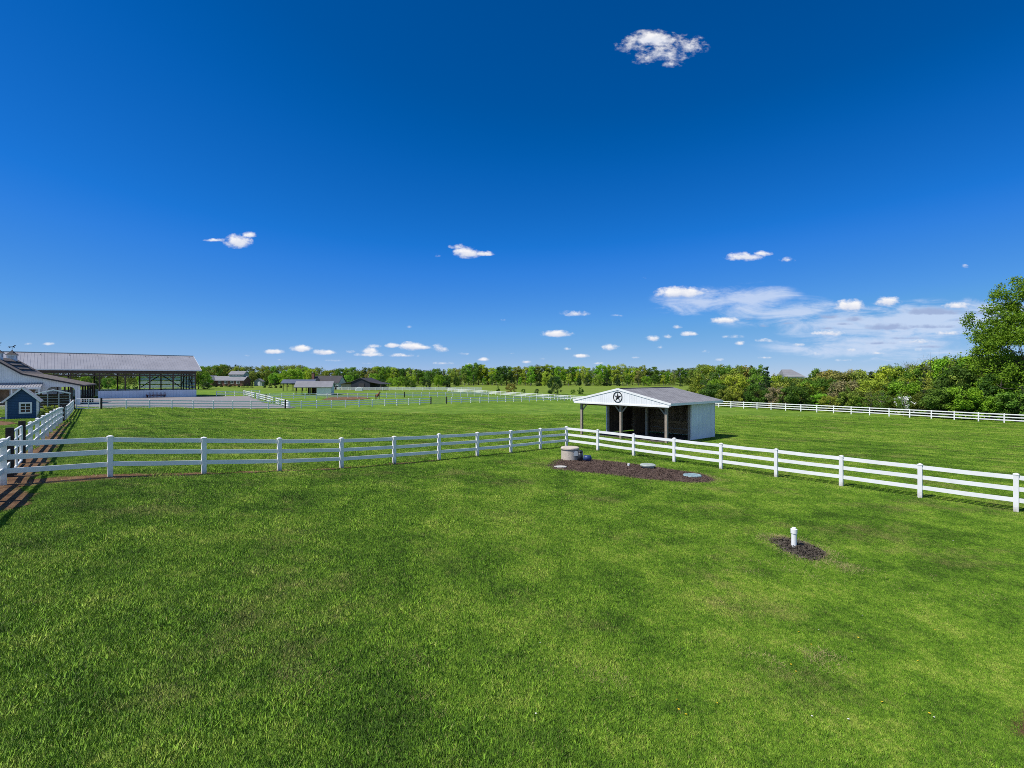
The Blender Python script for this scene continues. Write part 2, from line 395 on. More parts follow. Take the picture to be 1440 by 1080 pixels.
def vmath(op, a, b=None, c=None):
    n = nd(nt, 'ShaderNodeVectorMath', operation=op)
    for i, x in enumerate((a, b, c)):
        if x is None: continue
        if isinstance(x, tuple): n.inputs[i].default_value = x
        else: nt.links.new(x, n.inputs[i])
    return n
def wnoise(sx, sy, det, rough):
    mp = nd(nt, 'ShaderNodeMapping'); mp.inputs['Scale'].default_value = (sx, sy, 1); nt.links.new(UV, mp.inputs['Vector'])
    n = nd(nt, 'ShaderNodeTexNoise', noise_dimensions='2D'); n.inputs['Scale'].default_value = 1; n.inputs['Detail'].default_value = det; n.inputs['Roughness'].default_value = rough
    nt.links.new(mp.outputs[0], n.inputs['Vector']); return n.outputs['Fac']
nA = wnoise(50, 78, 5, .54); nB = wnoise(150, 230, 4, .55)
NZ = mathn(nt, 'ADD', mathn(nt, 'MULTIPLY_ADD', nA, 2.3, -1.15), mathn(nt, 'MULTIPLY_ADD', nB, .6, -.3))
# x, y, width, height (photo pixels), opacity
CL = [(335,341,40,24,1),(303,338,34,6,.75),(349,331,26,11,.7),(656,357,40,20,1),(680,357,34,9,.8),(643,347,26,10,.6),(613,359,20,9,.25),
      (918,56,74,28,.95),(884,66,46,24,.4),(968,66,60,34,.5),(930,76,92,34,.5),(945,90,44,16,.34),(905,86,40,18,.32),(1046,362,56,15,.95),(1070,357,34,9,.7),(1107,366,24,10,.55),
      (958,412,74,19,1.1),(946,415,50,11,.9),(1019,451,42,12,.85),(1196,431,48,21,1.1),(1249,425,40,17,1),
      (783,470,46,12,1.05),(808,441,46,12,.45),(918,477,24,10,.85),(968,470,26,9,.9),(953,460,14,7,.7),(938,474,18,8,.4),(817,501,24,8,.8),(855,489,26,12,.5),(797,491,12,6,.5),
      (385,495,32,9,1),(455,496,36,10,1),(423,491,32,12,1),(520,499,42,8,.9),(519,494,26,12,1),(579,488,40,15,1.05),(590,489,40,8,.8),(552,486,22,10,.95),(568,500,60,7,.5),(618,491,30,15,.55),
      (525,487,24,7,.5),(490,495,20,6,.4),(624,511,30,6,.55),(680,506,18,7,.7),(70,484,26,6,.5),(40,484,16,5,.35),(740,509,18,6,.6),(470,507,30,5,.3),(520,511,30,5,.3),
      (1040,483,18,8,.7),(1122,485,20,7,.5),(1187,507,26,6,.6),(1195,492,18,8,.5),(1356,375,14,8,.4),(908,391,26,16,.12),(1030,474,40,8,.35),(1078,479,40,8,.3),
      (1165,469,48,10,.75),(1290,481,50,9,.6),(1335,469,44,8,.6),(1345,431,44,12,.9),(865,487,16,6,.4),(1010,506,20,6,.3),(575,460,12,8,.15),(705,450,16,6,.2),(870,444,30,6,.2),(650,498,20,6,.45),(720,497,14,5,.35),(765,505,16,5,.4),(895,503,16,5,.4),(930,489,14,6,.45),(990,495,18,6,.4),(1075,503,22,5,.45),(1150,498,18,6,.5),(1235,497,30,6,.45),(1300,492,34,6,.4),(345,500,18,5,.3),(400,506,22,4,.3),(660,512,24,4,.4),(840,511,20,4,.4)]
GR = [(1312,439,104,16,.8),(1250,461,74,14,.8),(1300,460,70,9,.6),(1200,450,50,12,.6),(1165,446,34,10,.6),(1185,456,40,6,.5),(1345,451,34,7,.5),(1275,476,60,6,.5),(1370,470,40,7,.5),(1330,460,60,8,.55),(1235,483,60,7,.5),(1310,488,50,6,.5),(1380,440,50,9,.6),(1165,462,40,6,.5),(1110,455,30,5,.4),(1057,449,24,7,.45),(1075,459,24,6,.4)]
def blobs(lst, flat):
    tot = None; hsum = None
    for x, y, ww, hh, op in lst:
        ru, rv = ww/2/F*1.2, hh/2/F*1.25; u0, v0 = (x-720)/F, (HZ-y)/F
        d = vmath('MULTIPLY_ADD', UV, (1/ru,1/rv,0), (-u0/ru,-v0/rv,0)).outputs[0]
        d2 = vmath('MAXIMUM', d, vmath('MULTIPLY', d, (1,-flat,1)).outputs[0]).outputs[0]
        r = vmath('LENGTH', d2).outputs['Value']
        wgt = mathn(nt, 'MULTIPLY_ADD', r, -op, op, clamp=True)
        hv = vmath('DOT_PRODUCT', d, (0,1,0)).outputs['Value']
        tot = wgt if tot is None else mathn(nt, 'MAXIMUM', tot, wgt)
        hw = mathn(nt, 'MULTIPLY', wgt, hv)
        hsum = hw if hsum is None else mathn(nt, 'ADD', hsum, hw)
    return tot, hsum
tP, hP = blobs(CL, 1.5)
# puffs: the ragged edge comes from the noise
edge = mathn(nt, 'MULTIPLY_ADD', NZ, .42, tP)
edge = mathn(nt, 'MULTIPLY', edge, mathn(nt, 'MULTIPLY', tP, 9, clamp=True))
aP = nd(nt, 'ShaderNodeMapRange', interpolation_type='SMOOTHSTEP'); nt.links.new(edge, aP.inputs[0]); aP.inputs[1].default_value = .06; aP.inputs[2].default_value = .72
litP = mathn(nt, 'MULTIPLY_ADD', mathn(nt, 'DIVIDE', hP, mathn(nt, 'MAXIMUM', tP, .02)), .9, mathn(nt, 'MULTIPLY_ADD', NZ, .35, .62), clamp=True)
tG, hG = blobs(GR, 2.0)
eG = mathn(nt, 'MULTIPLY', mathn(nt, 'MULTIPLY_ADD', NZ, .3, tG), mathn(nt, 'MULTIPLY', tG, 9, clamp=True))
aG = nd(nt, 'ShaderNodeMapRange', interpolation_type='SMOOTHSTEP'); nt.links.new(eG, aG.inputs[0]); aG.inputs[1].default_value = .08; aG.inputs[2].default_value = .6
# thin high cloud
CI = [(985,425,150,44,.8),(1060,425,140,56,.9),(1110,440,160,46,.8),(1190,455,220,50,.9),(1300,455,240,64,1),(1400,450,200,60,1),(1250,488,360,40,.8),(1040,440,120,40,.6)]
tC, hC = blobs(CI, 1.0)
mpc = nd(nt, 'ShaderNodeMapping'); mpc.inputs['Rotation'].default_value = (0,0,R(-22)); mpc.inputs['Scale'].default_value = (9,42,1); nt.links.new(UV, mpc.inputs['Vector'])
nC = nd(nt, 'ShaderNodeTexNoise', noise_dimensions='2D'); nC.inputs['Scale'].default_value = 1; nC.inputs['Detail'].default_value = 7; nC.inputs['Roughness'].default_value = .6; nC.inputs['Distortion'].default_value = .5
nt.links.new(mpc.outputs[0], nC.inputs['Vector'])
eC = mathn(nt, 'MULTIPLY', mathn(nt, 'MULTIPLY_ADD', mathn(nt, 'MULTIPLY_ADD', nC.outputs['Fac'], 2, -1), .85, mathn(nt, 'MULTIPLY_ADD', NZ, .12, tC)), mathn(nt, 'MULTIPLY', tC, 5, clamp=True))
aC = nd(nt, 'ShaderNodeMapRange', interpolation_type='SMOOTHSTEP'); nt.links.new(eC, aC.inputs[0]); aC.inputs[1].default_value = .02; aC.inputs[2].default_value = .85
K = EK/.1
skyc = mixc(nt, mathn(nt, 'MULTIPLY', aC.outputs[0], .74), SKYBASE, (.66*K,.75*K,.93*K))
skyc = mixc(nt, mathn(nt, 'MULTIPLY', aG.outputs[0], .95), skyc, (.34*K,.44*K,.68*K))
cloudc = mixc(nt, litP, (.50*K,.58*K,.78*K), (.97*K,.96*K,.97*K))
skyc = mixc(nt, mathn(nt, 'MULTIPLY', aP.outputs[0], .97), skyc, cloudc)
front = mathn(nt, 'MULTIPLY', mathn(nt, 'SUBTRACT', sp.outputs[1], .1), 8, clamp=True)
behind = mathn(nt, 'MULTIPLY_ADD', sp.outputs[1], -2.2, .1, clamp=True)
pale = mixc(nt, .10, vscale(sky.outputs[0], 1.3), (.75*K,.84*K,.98*K))  # paler, brighter sky added behind the camera to lift ambient light on shaded walls
skyc = mixc(nt, front, SKYBASE, skyc)
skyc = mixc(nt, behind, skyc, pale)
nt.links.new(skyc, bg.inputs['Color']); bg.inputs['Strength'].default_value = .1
w.cycles.sampling_method = 'MANUAL'; w.cycles.sample_map_resolution = 1024
vs = scn.view_settings; vs.view_transform = 'Standard'; vs.look = 'None'; vs.exposure = EXPO; vs.gamma = 1
try: vs.use_curve_mapping = False
except Exception: pass
scn.render.engine = 'CYCLES'
cy = scn.cycles; cy.max_bounces = 6; cy.diffuse_bounces = 3; cy.glossy_bounces = 2; cy.transmission_bounces = 4; cy.transparent_max_bounces = 4
cy.sample_clamp_indirect = 4; cy.use_denoising = False; cy.use_adaptive_sampling = False
cy.filter_width = .9

# ------------------------------------------------------------------ ground sheet
Ds = np.r_[np.array([-60,-25,-10,-4]), np.geomspace(12, 4012, 190)-12]
us = np.linspace(-2.6, 2.6, 220)
U, DD = np.meshgrid(us, Ds)
X = U*(np.maximum(DD, 0)+12+np.maximum(-DD, 0)); Z = zga(X, DD)
nr, nc = X.shape
V = np.c_[X.ravel(), DD.ravel(), Z.ravel()]
idx = np.arange(nr*nc).reshape(nr, nc)
fc = np.c_[idx[:-1,:-1].ravel(), idx[:-1,1:].ravel(), idx[1:,1:].ravel(), idx[1:,:-1].ravel()]
me = bpy.data.meshes.new('ground'); me.from_pydata(V.tolist(), [], fc.tolist()); me.update()
me.polygons.foreach_set('use_smooth', [True]*len(me.polygons)); me.materials.append(M['lawn'])
go = link(bpy.data.objects.new('ground', me)); go['kind'] = 'structure'

def inpoly(x, y, P):
    c = np.zeros(x.shape, bool); n = len(P)
    for i in range(n):
        (x1, y1), (x2, y2) = P[i], P[i-1]
        if y1 == y2: continue
        c ^= ((y1 > y) != (y2 > y)) & (x < (x2-x1)*(y-y1)/(y2-y1)+x1)
    return c
def segdist(x, y, P, closed=True):
    d = np.full(x.shape, 1e9); n = len(P)
    for i in range(n if closed else n-1):
        (x1, y1), (x2, y2) = P[i], P[(i+1) % n]
        dx, dy = x2-x1, y2-y1; t = np.clip(((x-x1)*dx+(y-y1)*dy)/max(1e-9, dx*dx+dy*dy), 0, 1)
        d = np.minimum(d, np.hypot(x-x1-t*dx, y-y1-t*dy))
    return d
_ph = rng.uniform(0, 6.28, (14,)); _kk = rng.normal(0, 1, (14,2)); _kk /= np.linalg.norm(_kk, axis=1)[:,None]
def wob(x, y, s=1.0):
    r = 0
    for i in range(14):
        f = (1.6**(i % 7))*1.1/s; r = r + np.sin(f*(x*_kk[i,0]+y*_kk[i,1])+_ph[i])/(1.3**(i % 7))
    return r/4
def sdf_poly(x, y, P): return np.where(inpoly(x, y, P), -1, 1)*segdist(x, y, P)
def drape(name, sdf, bounds, res, m, lift, mound=0.0, rough=.0, kind='structure'):
    x0, x1, y0, y1 = bounds
    gx, gy = np.meshgrid(np.arange(x0, x1+res, res), np.arange(y0, y1+res, res))
    s = sdf(gx, gy); z = zga(gx, gy)+lift
    if mound: z = z+mound*np.clip(-s/.35, -.6, 1)
    if rough: z = z+rng.uniform(-rough, rough, z.shape)*(s < 0)
    n, k = gx.shape; idx = np.arange(n*k).reshape(n, k)
    q = np.c_[idx[:-1,:-1].ravel(), idx[:-1,1:].ravel(), idx[1:,1:].ravel(), idx[1:,:-1].ravel()]
    keep = (s.ravel()[q] < 0).sum(1) >= 2
    q = q[keep]; used = np.unique(q); mp = np.zeros(n*k, int); mp[used] = np.arange(len(used))
    me = bpy.data.meshes.new(name); me.from_pydata(np.c_[gx.ravel(), gy.ravel(), z.ravel()][used].tolist(), [], mp[q].tolist()); me.update()
    me.polygons.foreach_set('use_smooth', [True]*len(me.polygons)); me.materials.append(m)
    o = link(bpy.data.objects.new(name, me)); o['kind'] = kind
    return o
def bbox(P, pad): a = np.array(P); return (a[:,0].min()-pad, a[:,0].max()+pad, a[:,1].min()-pad, a[:,1].max()+pad)

# key points (metres; x to the right, y away from the camera)
C0 = (3.31,31.05)                                            # corner post of the near fence
def lstep(i): return (C0[0]-1.684*i, C0[1]-1.773*i)
def rstep(i): return (C0[0]+1.589*i, C0[1]-1.847*i)
CL0 = lstep(9.915)                                              # near left corner
SD = (-.633,.774)                                            # direction of the side fence
def side(t): return (CL0[0]+SD[0]*t, CL0[1]+SD[1]*t)
GATE_L = side(63.4)
B0, B1 = (-51.0,63.6), (14.6,127.4)                          # back fence, left and right end
FR0, FRd = (38.7,95.8), (1.453,-1.961)                       # far right fence

soil_tests = []
def strip_sdf(P, half, wobs, scale=1.0, taper=None):
    def f(x, y):
        h = half if taper is None else taper(x, y)
        return segdist(x, y, P, False)-h-wobs*wob(x, y, scale)
    return f
def add_strip(P, half, wobs, res, lift, m, name='soil_strip', scale=.6, taper=None):
    f = strip_sdf(P, half, wobs, scale, taper); drape(name, f, bbox(P, half+wobs+.6), res, m, lift); soil_tests.append(f)
PL = [lstep(i) for i in range(0, 12)]
add_strip(PL, .24, .22, .09, .012, M['soil'], taper=lambda x, y: .09+.27*np.clip((C0[0]-2-x)/14, 0, 1)+.28*np.clip((-9.5-x)/4, 0, 1))
PR = [rstep(i) for i in range(0, 11)]
add_strip(PR, .14, .10, .08, .012, M['soil'], taper=lambda x, y: .06+0*x)
PS = [side(t) for t in range(-3, 64, 4)]
add_strip(PS, .5, .3, .12, .016, M['soil'], taper=lambda x, y: .5-.3*np.clip((y-25)/30, 0, 1))
# dirt spot near the house at the lower right, worn track by the blue playhouse
DP = [ground_at(*p) for p in [(1405,1012),(1425,996),(1460,990),(1500,1010),(1490,1050),(1430,1046)]]
f = lambda x, y: sdf_poly(x, y, DP)+.10*wob(x, y, .3)
drape('dirt_patch', f, bbox(DP, .4), .05, M['soil'], .012); soil_tests.append(f)
TP = [(-62,45),(-43.5,43.2),(-38.6,40),(-33.5,33.5),(-40,30),(-62,30)]
f2 = lambda x, y: sdf_poly(x, y, TP)+.7*wob(x, y, 3)
drape('worn_track', f2, bbox(TP, 1), .4, M['soil'], .03); soil_tests.append(f2)
# mulch bed round the septic lids, mulch round the vent pipe
MP = [ground_at(*p) for p in [(766,656),(780,648),(800,645),(835,647),(880,652),(930,659),(985,667),(1006,675),(998,680),(960,679.5),(900,674),(850,668),(800,664),(773,661)]]
fm = lambda x, y: sdf_poly(x, y, MP)+.11*wob(x, y, .5)
drape('mulch_bed', fm, bbox(MP, .3), .06, M['mulch'], .01, .05, .016); soil_tests.append(fm)
PP = [ground_at(*p) for p in [(1083,759),(1100,757),(1127,763),(1150,772),(1161,780),(1146,790),(1125,785),(1100,775),(1086,766)]]
fp = lambda x, y: sdf_poly(x, y, PP)+.07*wob(x, y, .3)
drape('pipe_mulch', fp, bbox(PP, .3), .04, M['mulchpale'], .01, .03, .012); soil_tests.append(fp)
# gravel yard in front of the arena, bare paddock beyond
GY = [(-80,52),(-53.5,64.2),(-34.6,80.6),(-36,84),(-44,92),(-63,122),(-70.5,117.5),(-84.7,104.8),(-100,92),(-90,70)]
f3 = lambda x, y: sdf_poly(x, y, GY)+.35*wob(x, y, 3)
drape('gravel_yard', f3, bbox(GY, 1), .8, M['gravel'], .05)
BP = [ground_at(*p) for p in [(455,563),(500,562),(520,560),(500,558.5),(462,559)]]
drape('bare_paddock_soil', lambda x, y: sdf_poly(x, y, BP)+.8*wob(x, y, 6), bbox(BP, 3), 1.2, M['soil'], .06)

# ------------------------------------------------------------------ grass
def make_grass():
    NB = 1500
    # one tuft of turf (blades), scattered over the lawn by geometry nodes on the loose points of the same mesh
    r = .48*np.sqrt(rng.random(NB))*(1+.12*rng.normal(0, 1, NB)); a = rng.uniform(0, 6.283, NB)
    bx, by = r*np.cos(a), r*np.sin(a)
    h = rng.uniform(.018, .052, NB)*(1-.25*rng.random(NB)); wd = rng.uniform(.003, .0065, NB); yaw = rng.uniform(0, 6.283, NB)
    la = rng.uniform(0, 6.283, NB); ln = h*rng.uniform(.2, 1.15, NB)
    V = np.zeros((NB,3,3))
    V[:,0] = np.c_[bx-wd*np.cos(yaw), by-wd*np.sin(yaw), np.full(NB, -.012)]
    V[:,1] = np.c_[bx+wd*np.cos(yaw), by+wd*np.sin(yaw), np.full(NB, -.012)]
    V[:,2] = np.c_[bx+ln*np.cos(la), by+ln*np.sin(la), h]
    # tuft positions
    pts = []; scs = []
    nt_ = 34000
    d = np.exp(rng.uniform(math.log(2.4), math.log(72), nt_*4))
    sp_ = .36*np.maximum(1, d/11)**.8
    wgt = d*d/sp_**2; wgt /= wgt.max()
    k = rng.random(d.size) < wgt*np.clip((72-d)/30, 0, 1); d = d[k]; sp_ = sp_[k]
    gx = rng.uniform(-1, 1, d.size)*(1.16*d+2.2); gy = d
    drop = np.zeros(gx.size, bool)
    for t in soil_tests: drop |= (t(gx, gy) < .30*sp_/.36)
    lx = (gx-7.93)*.668-(gy-37.25)*.743; ly = (gx-7.93)*.743+(gy-37.25)*.668
    drop |= (np.abs(lx) < 4.4) & (ly > -.8) & (ly < 7.2)       # no turf under the run-in shed
    gx, gy, sp_ = gx[~drop], gy[~drop], sp_[~drop]
    pts.append(np.c_[gx, gy, zga(gx, gy)]); scs.append(sp_/.36*rng.choice([.75,.9,1.0,1.1,1.25,1.6], gx.size, p=[.14,.27,.29,.2,.08,.02]))
    # thin ragged fringe at the edges of the bare places: small tufts
    gx = []; gy = []
    for t, (bb, n) in zip(soil_tests, ((bbox(PL, 1.2),9000),(bbox(PR, 1),9000),(bbox(PS[:8], 2),9000),(bbox(DP, .5),900),(bbox(TP, 1),0),(bbox(MP, .6),5200),(bbox(PP, .5),1800))):
        x = rng.uniform(bb[0], bb[1], n); y = rng.uniform(bb[2], bb[3], n); s = t(x, y)
        k = (s > -.10+.12*rng.random(n)**2*0) & (s < .42); gx.append(x[k]); gy.append(y[k])
    gx = np.concatenate(gx); gy = np.concatenate(gy)
    k = np.ones(gx.size, bool)
    for t in soil_tests: k &= t(gx, gy) > -.08*rng.random(gx.size)
    gx, gy = gx[k], gy[k]
    pts.append(np.c_[gx, gy, zga(gx, gy)]); fs = rng.uniform(.22, .42, gx.size)
    scs.append(fs)
    pts = np.concatenate(pts); scs = np.concatenate(scs); NP = len(pts)
    me = bpy.data.meshes.new('grass'); allv = np.concatenate([V.reshape(-1,3), pts]).astype(np.float32)
    me.vertices.add(len(allv)); me.vertices.foreach_set('co', allv.ravel())
    me.loops.add(NB*3); me.loops.foreach_set('vertex_index', np.arange(NB*3, dtype=np.int32))
    me.polygons.add(NB); me.polygons.foreach_set('loop_start', np.arange(0, NB*3, 3, dtype=np.int32)); me.update(calc_edges=True)
    ip = np.zeros(len(allv), bool); ip[NB*3:] = True
    a_ = me.attributes.new('is_tuft', 'BOOLEAN', 'POINT'); a_.data.foreach_set('value', ip)
    a_ = me.attributes.new('tuft_scale', 'FLOAT', 'POINT'); s_ = np.ones(len(allv), np.float32); s_[NB*3:] = scs; a_.data.foreach_set('value', s_)
    a_ = me.attributes.new('tuft_yaw', 'FLOAT', 'POINT'); s_ = rng.uniform(0, 6.283, len(allv)).astype(np.float32); a_.data.foreach_set('value', s_)
    a_ = me.attributes.new('rnd', 'FLOAT', 'FACE'); a_.data.foreach_set('value', rng.random(NB).astype(np.float32))
    me.materials.append(M['blade'])
    o = link(bpy.data.objects.new('grass', me)); o['kind'] = 'stuff'
    tag(o, 'short mown green grass of the near lawn', 'grass')
    g = bpy.data.node_groups.new('turf_scatter', 'GeometryNodeTree')
    g.interface.new_socket('Geometry', in_out='INPUT', socket_type='NodeSocketGeometry')
    g.interface.new_socket('Geometry', in_out='OUTPUT', socket_type='NodeSocketGeometry')
    gi = g.nodes.new('NodeGroupInput'); gout = g.nodes.new('NodeGroupOutput')
    def na(n, t):
        x = g.nodes.new('GeometryNodeInputNamedAttribute'); x.data_type = t; x.inputs['Name'].default_value = n
        return [q for q in x.outputs if q.enabled and q.name == 'Attribute'][0]
    se = g.nodes.new('GeometryNodeSeparateGeometry'); se.domain = 'POINT'
    g.links.new(gi.outputs[0], se.inputs[0]); g.links.new(na('is_tuft', 'BOOLEAN'), se.inputs['Selection'])
    io = g.nodes.new('GeometryNodeInstanceOnPoints')
    g.links.new(se.outputs[0], io.inputs['Points']); g.links.new(se.outputs[1], io.inputs['Instance'])
    cx = g.nodes.new('ShaderNodeCombineXYZ'); g.links.new(na('tuft_yaw', 'FLOAT'), cx.inputs[2])
    er = g.nodes.new('FunctionNodeEulerToRotation'); g.links.new(cx.outputs[0], er.inputs[0]); g.links.new(er.outputs[0], io.inputs['Rotation'])
    ts_ = na('tuft_scale', 'FLOAT'); zc = g.nodes.new('ShaderNodeMath'); zc.operation = 'POWER'; g.links.new(ts_, zc.inputs[0]); zc.inputs[1].default_value = .3
    sc_ = g.nodes.new('ShaderNodeCombineXYZ'); g.links.new(ts_, sc_.inputs[0]); g.links.new(ts_, sc_.inputs[1]); g.links.new(zc.outputs[0], sc_.inputs[2])
    g.links.new(sc_.outputs[0], io.inputs['Scale'])
    g.links.new(io.outputs[0], gout.inputs[0])
    md = o.modifiers.new('scatter', 'NODES'); md.node_group = g
    return NP
print('tufts', make_grass())
def dry_blades(name, label, n, sampler, m):
    x, y = sampler(n); n = len(x); z = zga(x, y)
    h = rng.uniform(.025, .075, n); wd = rng.uniform(.003, .007, n); yaw = rng.uniform(0, 6.283, n); la = rng.uniform(0, 6.283, n); ln = h*rng.uniform(.6, 2.2, n)
    V = np.stack([np.c_[x-wd*np.cos(yaw), y-wd*np.sin(yaw), z-.005], np.c_[x+wd*np.cos(yaw), y+wd*np.sin(yaw), z-.005], np.c_[x+ln*np.cos(la), y+ln*np.sin(la), z+h]], 1).reshape(-1,3)
    o = link(bpy.data.objects.new(name, np_mesh(name, V, 3, m))); o['kind'] = 'stuff'; tag(o, label, 'grass')
def ring(P, lo, hi):
    def f(n):
        bb = bbox(P, hi+.1); x = rng.uniform(bb[0], bb[1], n); y = rng.uniform(bb[2], bb[3], n); s = sdf_poly(x, y, P)+.15*wob(x, y, .7); k = (s > lo) & (s < lo+(hi-lo)*rng.random(n)); return x[k], y[k]
    return f
def spots(lst):
    def f(n):
        X_, Y_ = [], []
        for px, py, rw, rh, q in lst:
            c = ground_at(px, py); e = ground_at(px+rw, py); g = ground_at(px, py+rh); rx = abs(e[0]-c[0]); ry = abs(c[1]-g[1]); k = int(q*3)
            a = rng.normal(0, .5, (k,2)); x = c[0]+a[:,0]*rx; y = c[1]+a[:,1]*ry; w_ = wob(x, y, .35); m_ = w_ > -.1+.3*rng.random(k); X_.append(x[m_]); Y_.append(y[m_])
        return np.concatenate(X_), np.concatenate(Y_)
    return f
M['straw'] = mat('dry_straw', (.36,.30,.13), .8, .25, 9)
dry_blades('dry_grass', 'pale dry grass round the long mulch bed', 60000, ring(MP, -.1, .5), M['straw'])
dry_blades('dry_grass', 'pale dry grass round the mulch patch of the vent pipe', 20000, ring(PP, -.08, .45), M['straw'])
dry_blades('dry_grass', 'worn straw coloured spots in the near lawn', 0, lambda n: spots([(185,763,34,9,1700),(175,828,40,10,2200),(75,785,40,14,1200),(285,770,30,10,700),(250,735,30,8,700),(340,905,70,26,1500),(420,960,80,30,1800),(620,1000,70,25,1500),(1095,808,90,20,900),(1120,925,70,20,1100),(1090,757,26,5,1500),(1180,800,40,9,900),(330,735,60,9,700),(960,690,60,6,600),(60,960,60,25,900),(560,930,60,22,800),(1330,830,70,20,700),(850,960,90,24,900)])(n), M['straw'])
dry_blades('dry_grass', 'dry straw lying along the soil under the near fences', 60000, lambda n: (lambda x, y: (lambda k: (x[k], y[k]))((segdist(x, y, PL+[]  , False) < .75*rng.random(n)**.7) | (segdist(x, y, PR, False) < .4*rng.random(n))))(rng.uniform(-16, 20, n), rng.uniform(11, 32, n)), M['straw'])
def discs(name, label, cat, px_list, m, size, n=7, lift=.07):
    V = []
    for px, py in px_list:
        x, y = ground_at(px, py); s = size*random.uniform(.7, 1.25); z = zg(x, y)+lift
        t = np.linspace(0, 2*math.pi, n, endpoint=False)+random.random()
        tilt = random.uniform(-.5, .1)
        for k in t: V.append((x+s*math.cos(k), y+s*math.sin(k), z+tilt*s*math.sin(k)))
    o = link(bpy.data.objects.new(name, np_mesh(name, np.array(V), n, m))); o['kind'] = 'stuff'; tag(o, label, cat)
discs('dandelion_flowers', 'scattered yellow dandelion heads in the near lawn', 'flowers',
      [(random.uniform(1100,1430), random.uniform(880,1015)) for _ in range(11)]+[(random.uniform(940,1020), random.uniform(985,1015)) for _ in range(4)]+[(random.uniform(20,420), random.uniform(740,900)) for _ in range(9)], M['dandelion'], .014, lift=.05)
discs('white_clover_flowers', 'scattered small white clover heads in the lawn', 'flowers',
      [(random.uniform(30,1400), 640+380*random.random()**1.4) for _ in range(34)], M['petal'], .012, lift=.05)

# ------------------------------------------------------------------ fences
POST_H = 1.24
def fence(name, pts, label, near=False, postskip=(), railskip=(), h=POST_H, m=None, wid=.127, group=None, darkposts=(), rails=(.89,.60,.31)):
    m = m or M['vinyl']
    pts = [Vector((p[0], p[1], zg(p[0], p[1]))) for p in pts]
    root = empty(name, pts[0], 0, label, 'fence', group); o = pts[0]
    n = len(pts)
    for i, p in enumerate(pts):
        if i in postskip: continue
        q = p-o; d = (pts[min(i+1, n-1)]-pts[max(i-1, 0)]); rz = math.atan2(d.y, d.x)
        jz = random.uniform(-.012, .012); tl = random.uniform(-.012, .012)
        if i in darkposts:
            obj('post', MB().box((q.x, q.y, q.z+h/2+.02), (.17,.17,h+.3), rz), M['darkpost'], root); continue
        b = MB().box((q.x+tl, q.y, q.z+(h-.06+jz)/2-.1), (wid, wid, h-.06+jz+.2), rz)
        if near:
            po = obj('post', b, M['vinyl_post'], root)
            at_ = po.data.attributes.new('hgt', 'FLOAT', 'POINT')
            for vi, v_ in enumerate(po.data.vertices): at_.data[vi].value = v_.co.z-q.z
            c = MB(); z = q.z+h-.06+jz; a = wid*.58
            c.box((q.x+tl, q.y, z+.0135), (2*a, 2*a, .027), rz)
            co, si = math.cos(rz), math.sin(rz)
            vs_ = [(q.x+tl+x*co-y*si, q.y+x*si+y*co, z+.027) for x, y in ((-a,-a),(a,-a),(a,a),(-a,a))]+[(q.x+tl, q.y, z+.062)]
            c.add(vs_, [(0,1,4),(1,2,4),(2,3,4),(3,0,4),(3,2,1,0)])
            obj('post_cap', c, m, po)
        else:
            z = q.z+h-.06+jz; a = wid*.58; co, si = math.cos(rz), math.sin(rz)
            vs_ = [(q.x+tl+x*co-y*si, q.y+x*si+y*co, z+.002) for x, y in ((-a,-a),(a,-a),(a,a),(-a,a))]+[(q.x+tl, q.y, z+.06)]
            b.add(vs_, [(0,1,4),(1,2,4),(2,3,4),(3,0,4),(3,2,1,0)])
            obj('post', b, m, root)
    for i in range(n-1):
        if i in railskip: continue
        p, q = pts[i]-o, pts[i+1]-o
        for f_ in rails:
            j0, j1 = random.uniform(-.008, .008), random.uniform(-.008, .008)
            d = (q-p).normalized()*.02
            mid = (p+q)/2+Vector((0,0,h*f_-random.uniform(.0, .012)))
            a, c = p+d+Vector((0,0,h*f_+j0)), q-d+Vector((0,0,h*f_+j1))
            b = MB()
            if near: b.beam(a, mid, .042, .135); b.beam(mid, c, .042, .135)
            else: b.beam(a, c, .042, .135)
            obj('rail', b, m, root)
    return root
fence('rail_fence', [lstep(i) for i in range(0, 10)]+[CL0], 'shaded white three rail fence across the near left lawn, ending beside the septic riser', True)
fence('rail_fence', [rstep(i) for i in range(0, 12)], 'sunlit white three rail fence on the near right, passing in front of the open shed', True, postskip=(0,))
